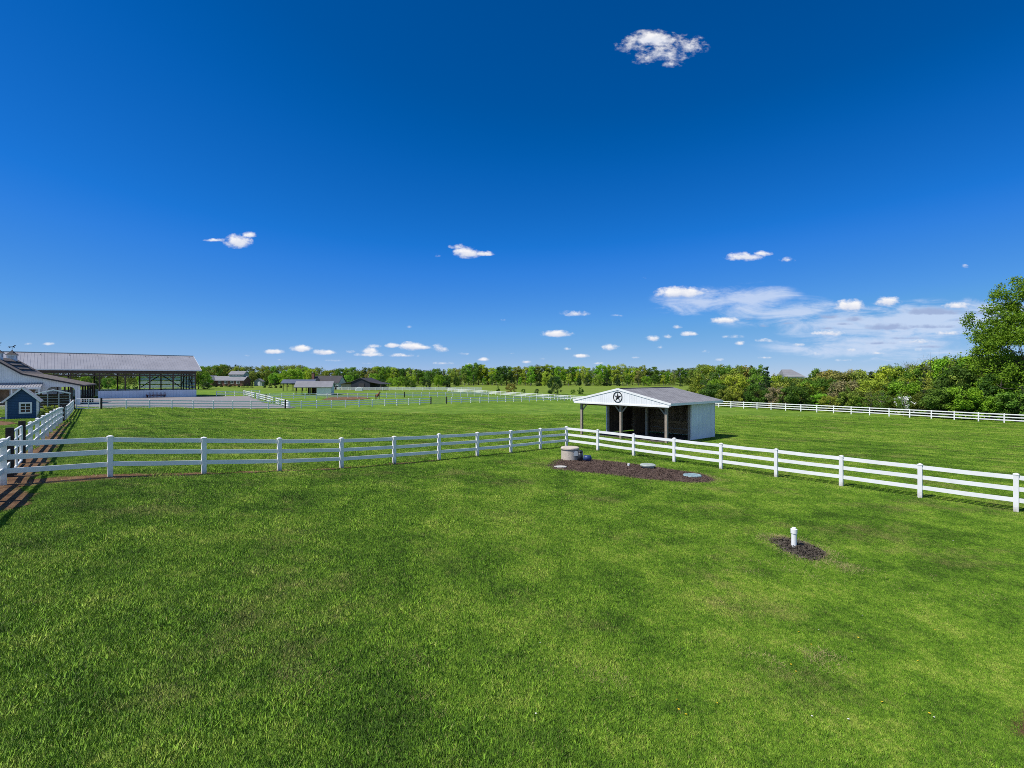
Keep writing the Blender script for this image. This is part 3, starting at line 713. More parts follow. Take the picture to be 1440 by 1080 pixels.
# side fence: short run behind the corner, gate, long run back to the yard
fence('rail_fence', [(side(t)[0]+.085*t, side(t)[1]) for t in (-9.8,-7.35,-4.9,-2.45,-.02)], 'white rail fence running out of view at the far left, its shadow on the lawn', True, postskip=(4,))
fence('rail_fence', [side(.12), side(1.4)], 'short white fence bay between the near left corner and the first dark gate post', True, postskip=(0,), darkposts=(1,))
ts = [4.6]+[4.6+3.04*k for k in range(1, 11)]
fence('rail_fence', [side(t) for t in ts], 'shaded white side fence between the big dark gate post and the thin black posts', True, darkposts=(0,10))
ts2 = [38.0+2.54*k for k in range(0, 11)]
fence('rail_fence', [side(t) for t in ts2], 'white side fence beyond the thin black posts, ending at the grey yard gate', False, darkposts=(0,10))
def gate(name, p, q, label, h, m, nr=5, mid=True, rr=.025):
    P, Q = Vector((p[0], p[1], zg(*p))), Vector((q[0], q[1], zg(*q)))
    root = empty(name, P, 0, label, 'gate'); Q = Q-P; P = Vector((0,0,0))
    up = Vector((0,0,1)); b = MB()
    for e in (P, Q): b.tube(e+up*.12, e+up*h, rr*1.2)
    b.tube(P+up*.12, Q+up*.12, rr); b.tube(P+up*h, Q+up*h, rr)
    obj('gate_frame', b, m, root)
    for k in range(1, nr): obj('gate_bar', MB().tube(P+up*(.12+(h-.12)*k/nr), Q+up*(.12+(h-.12)*k/nr), rr*.8), m, root)
    if mid: obj('gate_brace', MB().tube((P+Q)/2+up*.12, (P+Q)/2+up*h, rr), m, root)
    return root
gate('farm_gate', side(1.62), side(4.38), 'narrow white pipe gate between the two dark posts by the near left corner', 1.25, M['vinyl'], 4, True, .035)
gate('walk_gate', side(35.15), side(37.85), 'white gate bay between the two thin black posts in the left side fence', 1.15, M['vinyl'], 4, False, .04)
gate('farm_gate', (GATE_L[0]+.25, GATE_L[1]+.1), (B0[0]-.15, B0[1]-.05), 'pale grey barred double gate before the barn, at the far end of the side fence', 1.28, M['vinyl'], 5, True, .04)
nb = 37
bp = [(B0[0]+(B1[0]-B0[0])*k/nb, B0[1]+(B1[1]-B0[1])*k/nb) for k in range(nb+1)]
fence('rail_fence', bp[:10], 'white rail fence along the grey gravel yard below the long arena roof', darkposts=(0,9))
fence('rail_fence', bp[9:21], 'white rail fence at the back of the grass paddock, below the small white run-in shed', postskip=(0,), darkposts=(11,))
gate('farm_gate', (bp[20][0]+.15, bp[20][1]+.15), (bp[21][0]+.7, bp[21][1]+.7), 'thin wire gate between two black posts in the middle of the back fence', 1.2, M['steel'], 6, False, .018)
bq = [(bp[21][0]+.9, bp[21][1]+.9)]+bp[22:]
fence('rail_fence', bq, 'white rail fence from the wire gate to the paddock corner behind the open shed', darkposts=(0,))
fr = [(FR0[0]+FRd[0]*k, FR0[1]+FRd[1]*k) for k in range(-16, 18)]
fence('rail_fence', fr, 'long sunlit white fence in front of the hedgerow on the right', darkposts=(33,))
fence('rail_fence', [(FR0[0]+FRd[0]*k, FR0[1]+FRd[1]*k) for k in range(17, 22)], 'white fence bays beyond the brown post at the right edge', postskip=(0,))
fence('rail_fence', [(FR0[0]+FRd[0]*(-16-k), FR0[1]+FRd[1]*(-16-k)) for k in range(0, 27)], 'bright white fence running away beyond the paddock corner towards the woods', postskip=(0,))
fence('rail_fence', [(-47.5+1.857*i, 111.4+1.582*i) for i in range(-3, 23)], 'second white fence behind the paddock, beside the brown bare ground', darkposts=(14,))
fence('rail_fence', [(-70+2.43*i, 188.2+.26*i) for i in range(0, 25)], 'farthest thin white fence, in front of the black barn and the woods')
def along(p, q, n): return [(p[0]+(q[0]-p[0])*k/n, p[1]+(q[1]-p[1])*k/n) for k in range(n+1)]
FA, FB = (-34.9,80.6), (-70.5,133.5)
def fab(s): return (FA[0]+(FB[0]-FA[0])*s, FA[1]+(FB[1]-FA[1])*s)
fence('rail_fence', along(fab(.03), fab(.2), 4), 'short bright white fence panel beside the white drum', rails=(.88,.55,.22), darkposts=())
fence('rail_fence', along(fab(.25), fab(.58), 8), 'bright white sloping fence panels at the right end of the gravel yard', rails=(.88,.55,.22), darkposts=(3,))
fence('rail_fence', along(fab(.63), fab(.95), 8), 'far white fence panels beyond a gap, below the brick ranch house', rails=(.88,.55,.22), darkposts=(8,))
fence('rail_fence', along((-69,119.5), (-64.5,131), 5), 'low white fence rising beside the right end of the arena')

# ------------------------------------------------------------------ open run-in shed with the star
def uvproj(o, ax, ay):
    me = o.data; uv = me.uv_layers.new(name='UVMap'); ax, ay = Vector(ax), Vector(ay)
    for l in me.loops:
        v = me.vertices[l.vertex_index].co; uv.data[l.index].uv = (v.dot(ax), v.dot(ay))
def star_shed():
    gz = zg(9.5, 38.5)+.03
    root = empty('run_in_shed', (7.93,37.25,gz), math.atan2(-.743,.668), 'white open fronted horse shed with a black star on its gable and a grey roof', 'shed')
    hw = 3.7; ov = 4.25; ap = 3.72; ez = 2.80; y0, y1 = -.38, 7.0
    sl_ = (ap-ez)/ov
    # roof: two slopes
    for s in (-1, 1):
        q = [(0,y0,ap),(0,y1,ap),(s*ov,y1,ez),(s*ov,y0,ez)]
        if s < 0: q = q[::-1]
        r_ = obj('roof', MB().slab(q, .07), M['shingle'], root); uvproj(r_, (0,1,0), (s*.976,0,-.21))
        obj('eave_board', MB().beam((s*(ov+.012), y0, ez-.09), (s*(ov+.012), y1, ez-.09), .025, .16), M['vinyl'], root)
    obj('ridge_cap', MB().beam((0,y0,ap+.012), (0,y1,ap+.012), .3, .022), M['shingle'], root)
    # gable board with siding, front and back
    gp = [(-ov,ez-.20),(ov,ez-.20),(ov,ez-.02),(0,ap-.03),(-ov,ez-.02)]
    obj('gable', MB().prism(gp, (0,y0-.002,0), (1,0,0), (0,0,1), (0,1,0), .05), M['whiteside'], root)
    obj('back_gable', MB().prism(gp, (0,y1-.05,0), (1,0,0), (0,0,1), (0,1,0), .05), M['whiteside'], root)
    for s in (-1, 1): obj('barge_board', MB().beam((0,y0-.02,ap-.05), (s*(ov+.02),y0-.02,ez-.07), .035, .14), M['vinyl'], root)
    obj('gable_sill', MB().beam((-ov+.1,y0-.022,ez-.235), (ov-.1,y0-.022,ez-.235), .04, .10), M['vinyl'], root)
    # star in a ring
    st = MB(); cz = 3.10; n = 40; yb = y0-.035
    vs_ = []; fs = []
    for k in range(n):
        t = 2*math.pi*k/n
        for rr_ in (.40,.345):
            for yy_ in (yb, yb+.03): vs_.append((rr_*math.cos(t), yy_, cz+rr_*math.sin(t)))
    for k in range(n):
        a = 4*k; b = 4*((k+1) % n)
        fs += [(a,b,b+2,a+2),(a+1,a+3,b+3,b+1),(a,a+1,b+1,b),(a+2,b+2,b+3,a+3)]
    st.add(vs_, fs)
    pts = [((.37 if k % 2 == 0 else .105)*math.sin(math.pi*k/5), (.37 if k % 2 == 0 else .105)*math.cos(math.pi*k/5)) for k in range(10)]
    vs_ = [(a, yb+.012, cz+b) for a, b in pts]+[(0, yb-.05, cz)]
    st.add(vs_, [(k, (k+1) % 10, 10) for k in range(10)])
    obj('star_emblem', st, M['star'], root)
    # front posts with braces, middle post
    for x in (-hw, 0, hw):
        b = MB().box((x,-.0,1.16), (.17,.17,2.86)); obj('post', b, M['timber'], root)
        for s in (-1, 1):
            if x*s > 3: continue
            obj('brace', MB().beam((x+s*.08,0,1.98), (x+s*.62,0,2.56), .05, .09), M['timber'], root)
    obj('post', MB().box((0,3.3,1.3), (.17,.17,2.6)), M['timber'], root)
    obj('post', MB().box((hw-.12,3.22,1.3), (.15,.15,2.6)), M['timber'], root)
    obj('post', MB().box((-hw+.12,3.22,1.3), (.15,.15,2.6)), M['timber'], root)
    for y in (0, 3.3, 6.5): obj('header_beam', MB().beam((-hw,y+.13,2.5), (hw,y+.13,2.5), .05, .24), M['darkwood_side'], root)
    for s in (-1, 1): obj('plate_beam', MB().beam((s*hw,-.3,2.68), (s*hw,6.6,2.68), .07, .19), M['timber'], root)
    for k in range(9):
        y = .15+.8*k
        b = MB()
        for s in (-1, 1): b.beam((0,y,ap-.16), (s*ov*.98,y,ez-.14), .05, .14)
        obj('rafter', b, M['darkwood'], root)
    # walls: outside white, inside dark boards
    for s in (-1, 1):
        obj('side_wall', MB().box((s*(hw+.03),4.95,1.28), (.05,3.36,2.62)), M['whiteside_y_shade'], root)
        obj('side_lining', MB().box((s*(hw-.03),4.95,1.28), (.03,3.3,2.5)), M['darkwood_side'], root)
        obj('corner_trim', MB().box((s*(hw+.045),3.22,1.28), (.1,.1,2.6)), M['vinyl'], root)
    obj('back_wall', MB().box((0,6.66,1.28), (2*hw+.16,.05,2.62)), M['whiteside'], root)
    obj('back_lining', MB().box((0,6.6,1.75), (2*hw-.1,.03,1.6)), M['darkwood'], root)
    obj('kick_board', MB().box((0,6.57,.52), (2*hw-.1,.05,1.02)), M['kick'], root)
    obj('partition', MB().box((-1.75,5.3,1.1), (.06,2.3,2.2)), M['darkwood_side'], root)
    obj('sill_board', MB().box((0,6.5,.42), (2*hw-.2,.05,.06)), M['timber'], root)
star_shed()
def shedfloor(x, y):
    lx = (x-7.93)*.668-(y-37.25)*.743; ly = (x-7.93)*.743+(y-37.25)*.668
    return np.maximum(np.abs(lx)-4.0, np.abs(ly-3.0)-3.8)+.12*wob(x, y, .6)
drape('shed_floor', shedfloor, (2,20,30,46), .15, M['darkgravel'], .02)

# ------------------------------------------------------------------ septic things and the vent pipe
x, y = ground_at(801.5, 647.5)
rt = empty('septic_riser', (x, y, zg(x, y)+.02), 0, 'beige concrete septic riser with a round lid at the end of the mulch bed', 'septic riser')
obj('riser_ring', MB().lathe((0,0,0), [(.43,-.1),(.43,.52),(.40,.545)], 40), M['concrete'], rt)
obj('lid', MB().lathe((0,0,.55), [(.43,0),(.455,.012),(.455,.075),(.42,.10),(.15,.115)], 40), M['concrete'], rt)
obj('seam_band', MB().lathe((0,0,.50), [(.437,0),(.437,.02)], 40), M['darkpump'], rt)
x2, y2 = x+.47, y-.42
pz = zg(x2, y2)+.05
rt = empty('pump', (x2, y2, pz), -.1, 'dark blue and black pump unit with grey box beside the concrete riser', 'pump')
obj('control_box', MB().box((-.22,.06,.36), (.26,.16,.22)), M['greybox'], rt)
obj('stand', MB().box((-.22,.1,.13), (.06,.06,.26)), M['greybox'], rt)
b = MB(); b.tube((-.02,0,.0), (-.02,0,.44), .12, n=16); b.lathe((-.02,0,.44), [(.13,0),(.13,.05),(.06,.09)], 16)
obj('pump_housing', b, M['darkpump'], rt, True)
b = MB(); b.tube((.14,-.02,.17), (.48,-.06,.15), .13, .145, 18); b.tube((.48,-.06,.15), (.53,-.065,.15), .11, .05, 18)
obj('motor', b, M['bluepump'], rt, True)
obj('pipe', MB().tube((.09,.03,.05), (.09,.03,.47), .028, n=10), M['pvc'], rt)
x, y = ground_at(788, 659); o = obj('stepping_stone', MB().lathe((0,0,0), [(.22,0),(.26,.03),(.25,.06),(.2,.07)], 9), M['slab'], loc=(x, y, zg(x, y)+.045))
o.scale = (1.15,.8,1); tag(o, 'flat pale stone at the left end of the mulch bed', 'stone')
x, y = ground_at(911, 659.5); b = MB().lathe((0,0,0), [(.27,-.05),(.27,.11),(.345,.12),(.355,.16),(.31,.195),(.1,.205)], 36)
o = obj('septic_hatch', b, M['lidgreen'], loc=(x, y, zg(x, y)+.03)); tag(o, 'raised pale grey green round lid in the middle of the mulch bed', 'septic hatch')
x, y = ground_at(973.5, 671.3); b = MB().lathe((0,0,0), [(.36,-.03),(.38,.05),(.36,.085),(.30,.09),(.29,.075),(.1,.08)], 36)
o = obj('septic_hatch', b, M['lidblue'], loc=(x, y, zg(x, y)+.03)); tag(o, 'flat blue green round lid at the right end of the mulch bed', 'septic hatch')
x, y = ground_at(884, 657); o = obj('cleanout_cap', MB().lathe((0,0,0), [(.05,-.05),(.05,.09),(.065,.095),(.065,.13),(.03,.14)], 16), M['pvc'], loc=(x, y, zg(x, y)+.03))
tag(o, 'tiny white pipe cap in the mulch left of the raised lid', 'pipe cap')
x, y = ground_at(1116.5, 771.5); rt = empty('vent_pipe', (x, y, zg(x, y)+.02), 0, 'short white plastic vent pipe standing in a small patch of mulch', 'pipe')
obj('pipe', MB().lathe((0,0,0), [(.062,-.1),(.062,.40)], 24), M['pvc'], rt, False)
obj('cap', MB().lathe((0,0,.36), [(.066,0),(.076,.008),(.076,.11),(.05,.125),(.045,.15),(.02,.152)], 24), M['pvc'], rt)
# chips lying on the mulch (one mass)
def chips(name, label, P, n, m, sz):
    bb = bbox(P, 0); x = rng.uniform(bb[0], bb[1], n); y = rng.uniform(bb[2], bb[3], n)
    s = sdf_poly(x, y, P); k = s < .05+.45*rng.random(n)**6; x, y, s = x[k], y[k], s[k]; n = len(x)
    z = zga(x, y)+.01+.05*np.clip(-s/.35, -.6, 1)+rng.uniform(.012, .04, n)
    a = rng.uniform(0, 6.28, n); L = rng.uniform(.4, 1, n)*sz; Wd = L*rng.uniform(.25, .5, n); t = rng.uniform(-.6, .6, n)
    A = np.c_[np.cos(a)*L, np.sin(a)*L, t*L]; B = np.c_[-np.sin(a)*Wd, np.cos(a)*Wd, rng.uniform(-.5, .5, n)*Wd]
    c = np.c_[x, y, z]; V = np.stack([c-A-B, c+A-B, c+A+B, c-A+B], 1).reshape(-1,3)
    o = link(bpy.data.objects.new(name, np_mesh(name, V, 4, m))); o['kind'] = 'stuff'; tag(o, label, 'bark chips')
chips('bark_chips', 'dark bark chips of the long mulch bed', MP, 16000, M['mulch'], .035)
chips('bark_chips', 'weathered bark chips round the white vent pipe', PP, 3500, M['mulchpale'], .028)

# ------------------------------------------------------------------ arena
def arena():
    ox, oy = -72.0, 116.4; gz = CAMH-4.48
    # local x runs along the long side to the LEFT, local y runs back
    rz = math.atan2(-.668,-.743)
    root = empty('riding_arena', (ox, oy, gz), rz, 'long open sided riding arena with a pale grey ribbed metal roof and white base wall', 'arena')
    Lr = 44.0; W = 17.0; ez = 6.25; rg = 9.5
    # with this rotation local +y points to the front; back is -y
    def P(t, d, z): return (t, -d, z)
    for (d0, d1) in ((-.6, W/2), (W+.6, W/2)):
        q = [P(-1.1,d0,ez-.25), P(Lr,d0,ez-.25), P(Lr,d1,rg), P(-1.1,d1,rg)]
        b = MB().slab(q, .10)
        for k in range(0, int((Lr+1.1)/.5)+1):
            t = -1.1+.5*k
            b.beam(P(t,d0,ez-.25+.012), P(t,d1,rg+.012), .045, .045)
        obj('roof', b, M['metalroof'], root)
    obj('ridge_cap', MB().beam(P(-1.1,W/2,rg+.06), P(Lr,W/2,rg+.06), .5, .06), M['metalroof'], root)
    obj('eave_trim', MB().beam(P(-1.1,-.63,ez-.34), P(Lr,-.63,ez-.34), .05, .26), M['vinyl'], root)
    for d0 in (-.6, W+.6): obj('verge_trim', MB().beam(P(-1.13,d0,ez-.33), P(-1.13,W/2,rg-.08), .05, .24), M['vinyl'], root)
    obj('eave_beam', MB().beam(P(-.2,0,ez-.72), P(Lr,0,ez-.72), .2, .75), M['truss'], root)
    obj('eave_beam', MB().beam(P(-.2,0,ez-1.45), P(Lr,0,ez-1.45), .12, .32), M['truss'], root)
    obj('eave_beam', MB().beam(P(-.2,W,ez-.62), P(Lr,W,ez-.62), .2, .45), M['truss'], root)
    # posts
    for t in [0, 4.25, 8.5, 12.75, 17.0, 21.5, 26, 30.5, 35, 39.5, 43.8]:
        obj('post', MB().box((t,0,ez/2-.4), (.24,.22,ez)), M['truss'], root)
        obj('post', MB().box((t,-W,ez/2-.4), (.24,.22,ez)), M['truss'], root)
        b = MB(); b.beam(P(t,.15,ez-.3), P(t,W/2,rg-.35), .08, .22); b.beam(P(t,W-.15,ez-.3), P(t,W/2,rg-.35), .08, .22); b.beam(P(t,.15,ez-.55), P(t,W-.15,ez-.55), .08, .22)
        for j in range(1, 6): b.beam(P(t,W*j/6,ez-.55), P(t,W*(j+.5 if j < 3 else j-.5)/6,ez-.3+(rg-ez)*(1-abs(j-3)/3.2)), .06, .12)
        obj('truss', b, M['truss'], root)
        if t < 40:
            obj('brace', MB().beam(P(t+.1,0,ez-2.1), P(t+1.3,0,ez-.9), .08, .12), M['truss'], root)
            if t > 0: obj('brace', MB().beam(P(t-.1,0,ez-2.1), P(t-1.3,0,ez-.9), .08, .12), M['truss'], root)
    # white base walls
    obj('base_wall', MB().box((8.55,.16,.78), (17.3,.09,1.62)), M['palewhite'], root)
    obj('base_wall', MB().box((22,-W-.16,.78), (44,.09,1.62)), M['palewhite'], root)
    obj('base_wall', MB().box((-.16,-W/2,.78), (.09,W+.2,1.62)), M['palewhite'], root)
    # far end wall with pale slatted panels
    for k in range(5):
        z = 1.9+.72*k
        obj('slat_panel', MB().box((-.1,-W/2,z+.22), (.05,W-.5,.58)), M['clear'], root)
    for j in range(1, 5): obj('post', MB().box((.06,-W*j/5,2.9), (.2,.2,5.8)), M['truss'], root)
    for k in range(4):
        z = 1.9+.9*k
        obj('slat_panel', MB().box((4.4,-W-.1,z+.25), (8.6,.05,.66)), M['clear'], root)
    obj('brace', MB().beam((.2,-W+.2,2), (4.2,-W+.2,5), .12, .2), M['truss'], root)
    obj('brace', MB().beam((8.3,-W+.2,2), (4.3,-W+.2,5), .12, .2), M['truss'], root)
    obj('brace', MB().beam((.25,-1,1.8), (.25,-6,4.8), .12, .2), M['truss'], root)
    obj('brace', MB().beam((.25,-W+1,1.8), (.25,-W+6,4.8), .12, .2), M['truss'], root)
M['palewhite'] = mat('white_wall_boards', (.62,.68,.78), .6, .06, .7, grooves=(0, .6, .3, .25))
arena()
def harrow():
    x, y = at(219.5, 110.5); root = empty('hay_rake', (x, y, zg(x, y)+.06), math.atan2(.668,.743), 'rusty red tined farm implement in front of the arena base wall', 'farm implement')
    b = MB(); b.beam((-1.75,0,.55), (1.75,0,.55), .09, .12); b.beam((-1.75,.5,.35), (1.75,.5,.35), .08, .1)
    for x in (-1.7,-.6,.6,1.7): b.beam((x,0,.55), (x,.5,.35), .07, .07)
    obj('frame', b, M['rust'], root)
    b = MB()
    for k in range(15):
        x = -1.7+3.4*k/14
        b.tube((x,-.02,.5), (x+.06,-.1,1.0+.14*(k % 3)), .028, .018, 6); b.tube((x,-.02,.55), (x,-.28,.02), .024, .018, 6)
    obj('tine', b, M['rust'], root)
    for x in (-1.5, 1.5):
        w_ = obj('wheel', MB().tube((x-.07,.35,.28), (x+.07,.35,.28), .28, n=16), M['tyre'], root)
harrow()

# ------------------------------------------------------------------ big white barn on the left
def barn():
    gz = CAMH-4.2; ox, oy = -65.9, 78.0
    # local x along the gable wall to the LEFT (-.84,-.54); depth direction is local -y
    rz = math.atan2(-.54,-.84); root = empty('horse_barn', (ox, oy, gz), rz, 'white barn with a broken brown shingle roof, an arched opening and rooftop cupolas', 'barn')
    prof = [(-.55,2.98),(6.36,4.72),(9.66,7.1),(12.96,4.72),(19.9,2.98)]; D = 13.0; oh = .45
    def P(t, d, z): return (t, -d, z)
    for k in range(4):
        (t0, z0), (t1, z1) = prof[k], prof[k+1]
        q = [P(t0,-oh,z0), P(t1,-oh,z1), P(t1,D+oh,z1), P(t0,D+oh,z0)]
        r_ = obj('roof', MB().slab(q, .16), M['brownshingle'], root)
        L = math.hypot(t1-t0, z1-z0); uvproj(r_, (0,1,0), ((t1-t0)/L,0,(z1-z0)/L))
        b = MB().beam(P(t0,-oh-.02,z0-.12), P(t1,-oh-.02,z1-.12), .05, .2); obj('barge_board', b, M['roofdark'], root)
        # snow guards: dark ridges laid along the upper slope
    for s in (.25,.5,.75):
        t = 9.66-3.3*s; z = 7.1-2.38*s
        obj('vent_strip', MB().beam(P(t,2.2,z+.05), P(t,11.5,z+.05), .22, .1), M['roofdark'], root)
    # gable wall as bands around the arched opening (t from .55 to 3.75, rounded corners)
    def wall(poly, d, th=.1, m=None): obj('wall', MB().prism(poly, P(0,d,0), (1,0,0), (0,0,1), (0,-1,0), th), m or M['whiteside'], root)
    zl = lambda t: 2.98+(t+.55)*(4.72-2.98)/6.91-.17
    arch = [(.5,2.05),(.58,2.35),(.8,2.6),(1.15,2.72),(3.1,2.72),(3.45,2.6),(3.67,2.35),(3.75,2.05)]
    wall([(.0,-.2),(.5,-.2)]+arch+[(3.75,-.2),(6.36,-.2),(6.36,zl(6.36)),(0,zl(0))], 0)
    wall([(6.36,-.2),(19.3,-.2),(19.3,zl(0)),(12.96,4.5),(9.66,6.85),(6.36,4.5)], 0)
    obj('corner_post', MB().box((-.0,.03,1.5), (.22,.22,3.2)), M['vinyl'], root)
    # open side of the lean-to: posts
    for k in range(1, 6): obj('post', MB().box((-.05,-2.62*k,1.45), (.22,.22,3.1)), M['darkpost'], root)
    obj('eave_beam', MB().beam(P(-.05,0.2,2.86), P(-.05,D,2.86), .12, .3), M['darkpost'], root)
    for k in range(1, 5): obj('inner_post', MB().box((1.3+.9*k,-9.5,1.5), (.2,.2,3)), M['timber'], root)
    obj('inner_wall', MB().box((4.1,-6.6,2.0), (.12,12.8,4.0)), M['whiteside_y_shade'], root)
    obj('far_rail', MB().box((1.9,-12.6,.9), (3.4,.1,.16)), M['timber'], root)
    obj('far_rail', MB().box((1.9,-12.6,.5), (3.4,.1,.16)), M['timber'], root)
    obj('side_rail', MB().beam(P(-.05,.2,1.3), P(-.05,D,1.3), .06, .14), M['darkpost'], root)
    # metal awning over the doors
    q = [P(4.1,-1.7,2.62), P(13.5,-1.7,2.62), P(13.5,-.02,3.35), P(4.1,-.02,3.35)]
    b = MB().slab(q, .06)
    for k in range(32): b.beam(P(4.15+.3*k,-1.7,2.64), P(4.15+.3*k,-.02,3.37), .07, .04)
    aw = obj('awning', b, M['metalroof'], root)
    for t in (4.3, 7.2, 10.1, 13.2): obj('awning_post', MB().box((t,1.6,1.25), (.13,.13,2.6)), M['vinyl'], root)
    obj('awning_fascia', MB().beam(P(4.1,-1.74,2.58), P(13.5,-1.74,2.58), .05, .2), M['vinyl'], root)
    for t in (5.6, 8.4, 11.4):
        w_ = obj('stall_door', MB().box((t,.06,1.15), (1.25,.06,2.3)), M['darkwood'], root)
    for t in (4.6, 7.0, 9.9):
        w_ = obj('window', MB().box((t,.06,1.6), (.7,.05,.9)), M['glass'], root)
        obj('frame', MB().box((t,.1,2.08), (.86,.05,.1)).box((t,.1,1.12), (.86,.05,.1)).box((t-.4,.1,1.6), (.08,.05,.86)).box((t+.4,.1,1.6), (.08,.05,.86)), M['vinyl'], w_)
    # cupolas
    for d in (10.6, 2.9):
        cz = 6.75
        c = obj('cupola', MB().box((9.66,-d,cz+.45), (1.05,1.05,.9)).box((9.66,-d,cz+.93), (1.3,1.3,.08)), M['palewhite'], root)
        v = MB()
        for s_ in (-1, 1):
            for k in range(3): v.box((9.66,-d+s_*.53,cz+.45+.14*k), (.7,.04,.06)); v.box((9.66+s_*.53,-d,cz+.45+.14*k), (.04,.7,.06))
        obj('louvre', v, M['roofgrey'], c)
        rr_ = [(.74,.975),(.5,1.13),(.27,1.38),(.1,1.6),(.02,1.78)]
        vs_ = []; fs = []
        for a, z in rr_:
            for dx, dy in ((-1,-1),(1,-1),(1,1),(-1,1)): vs_.append((9.66+dx*a, -d+dy*a, cz+z))
        for j in range(4):
            for k in range(4): fs.append((4*j+k, 4*j+(k+1) % 4, 4*j+4+(k+1) % 4, 4*j+4+k))
        fs += [(3,2,1,0),(16,17,18,19)]
        obj('cupola_roof', MB().add(vs_, fs), M['roofdark'], c)
        vane = MB().tube((9.66,-d,cz+1.7), (9.66,-d,cz+2.15), .03, n=6)
        hp = [(-.75,0),(-.55,.12),(-.2,.1),(.15,.16),(.4,.42),(.62,.46),(.68,.34),(.5,.28),(.38,.1),(.5,-.16),(.42,-.18),(.25,0),(-.2,-.02),(-.45,-.2),(-.52,-.18),(-.42,0),(-.72,-.1)]
        vane.prism([(a*.72, b_*.72) for a, b_ in hp], (9.66,-d+.02,cz+2.2), (-.8,-.6,0), (0,0,1), (.6,-.8,0), .05)
        obj('weathervane', vane, M['star'], c)
barn()
# white peaked pen canopy with rails, between blue playhouse and barn
def pen():
    x0, y0 = at(75, 61); gz = zg(x0, y0)
    root = empty('pen_shelter', (x0, y0, gz), R(42), 'small white metal canopy over a railed pen beyond the blue playhouse', 'shelter')
    hw = 1.5; ez = 1.95; ap = 2.4; dp = 3.2
    for s in (-1, 1):
        q = [(0,-.1,ap),(s*(hw+.1),-.1,ez),(s*(hw+.1),dp,ez),(0,dp,ap)]
        obj('roof', MB().slab(q if s < 0 else q[::-1], .07), M['metalroof'], root)
        obj('verge_trim', MB().beam((0,-.13,ap-.02), (s*(hw+.1),-.13,ez-.02), .05, .12), M['vinyl'], root)
    for x in (-hw, -hw/3, hw/3, hw):
        obj('post', MB().box((x,0,.95), (.08,.08,2.0)), M['steel'], root)
        obj('post', MB().box((x,dp-.1,.95), (.08,.08,2.0)), M['steel'], root)
    for z in (.45,.75,1.05,1.35,1.65): obj('pen_rail', MB().tube((-hw,-.06,z), (hw,-.06,z), .03, n=8), M['steel'], root)
    obj('back_panel', MB().box((0,dp,.95), (2*hw,.06,1.7)), M['truss'], root)
pen()
# blue playhouse
def playhouse():
    x0, y0 = at(31, 44.6); gz = zg(x0, y0)+.02
    root = empty('playhouse', (x0, y0, gz), R(39), 'dark blue clapboard playhouse with white corner trim and a white framed window', 'playhouse')
    hw = 1.02; eh = 1.64; ap = 2.80; dp = 2.2
    obj('front_wall', MB().prism([(-hw,0),(hw,0),(hw,eh),(0,ap-.12),(-hw,eh)], (0,0,0), (1,0,0), (0,0,1), (0,1,0), .06), M['bluewall'], root)
    obj('back_wall', MB().prism([(-hw,0),(hw,0),(hw,eh),(0,ap-.12),(-hw,eh)], (0,dp-.06,0), (1,0,0), (0,0,1), (0,1,0), .06), M['bluewall'], root)
    for s in (-1, 1):
        obj('side_wall', MB().box((s*(hw-.03),dp/2,eh/2), (.06,dp-.14,eh)), M['bluewall'], root)
        q = [(0,-.2,ap),(s*(hw+.22),-.2,eh-.10),(s*(hw+.22),dp+.2,eh-.10),(0,dp+.2,ap)]
        r_ = obj('roof', MB().slab(q if s < 0 else q[::-1], .08), M['paleshingle'], root); uvproj(r_, (0,1,0), (.77*s,0,-.63))
        obj('barge_board', MB().beam((0,-.22,ap-.06), (s*(hw+.23),-.22,eh-.16), .04, .14), M['vinyl'], root)
        obj('corner_trim', MB().box((s*(hw-.03),-.02,eh/2-.02), (.14,.05,eh-.02)), M['vinyl'], root)
        obj('corner_trim', MB().box((s*(hw+.02),.1,eh/2-.02), (.05,.18,eh-.02)), M['vinyl'], root)
    wx, wz = .22, .98
    wi = obj('window', MB().box((wx,-.02,wz), (.62,.04,.74)), M['glass'], root)
    obj('frame', MB().box((wx,-.045,wz+.43), (.84,.06,.13)).box((wx,-.045,wz-.43), (.84,.06,.13)).box((wx-.36,-.045,wz), (.12,.06,.73)).box((wx+.36,-.045,wz), (.12,.06,.73)), M['vinyl'], wi)
    obj('muntin', MB().box((wx,-.05,wz), (.05,.03,.72)).box((wx,-.052,wz+.13), (.6,.03,.04)).box((wx,-.052,wz-.13), (.6,.03,.04)), M['vinyl'], wi)
    # little porch on the left with a white door frame and posts
    obj('porch_floor', MB().box((-hw-.62,dp/2,.06), (1.1,dp,.12)), M['timber'], root)
    for y in (.08, dp-.1): obj('porch_post', MB().box((-hw-1.05,y,.85), (.11,.11,1.55)), M['vinyl'], root)
    q = [(-hw-.25,-.18,eh-.13),(-hw-.25,dp+.18,eh-.13),(-hw-1.25,dp+.18,eh-.30),(-hw-1.25,-.18,eh-.30)]
    r_ = obj('porch_roof', MB().slab(q[::-1], .07), M['paleshingle'], root); uvproj(r_, (0,1,0), (1,0,0))
    dr = obj('door', MB().box((-hw-.03,.8,.78), (.05,.75,1.4)), M['vinyl'], root)
    obj('handle', MB().lathe((-hw-.07,1.08,.75), [(.03,0),(.03,.05)], 8), M['star'], dr)
playhouse()

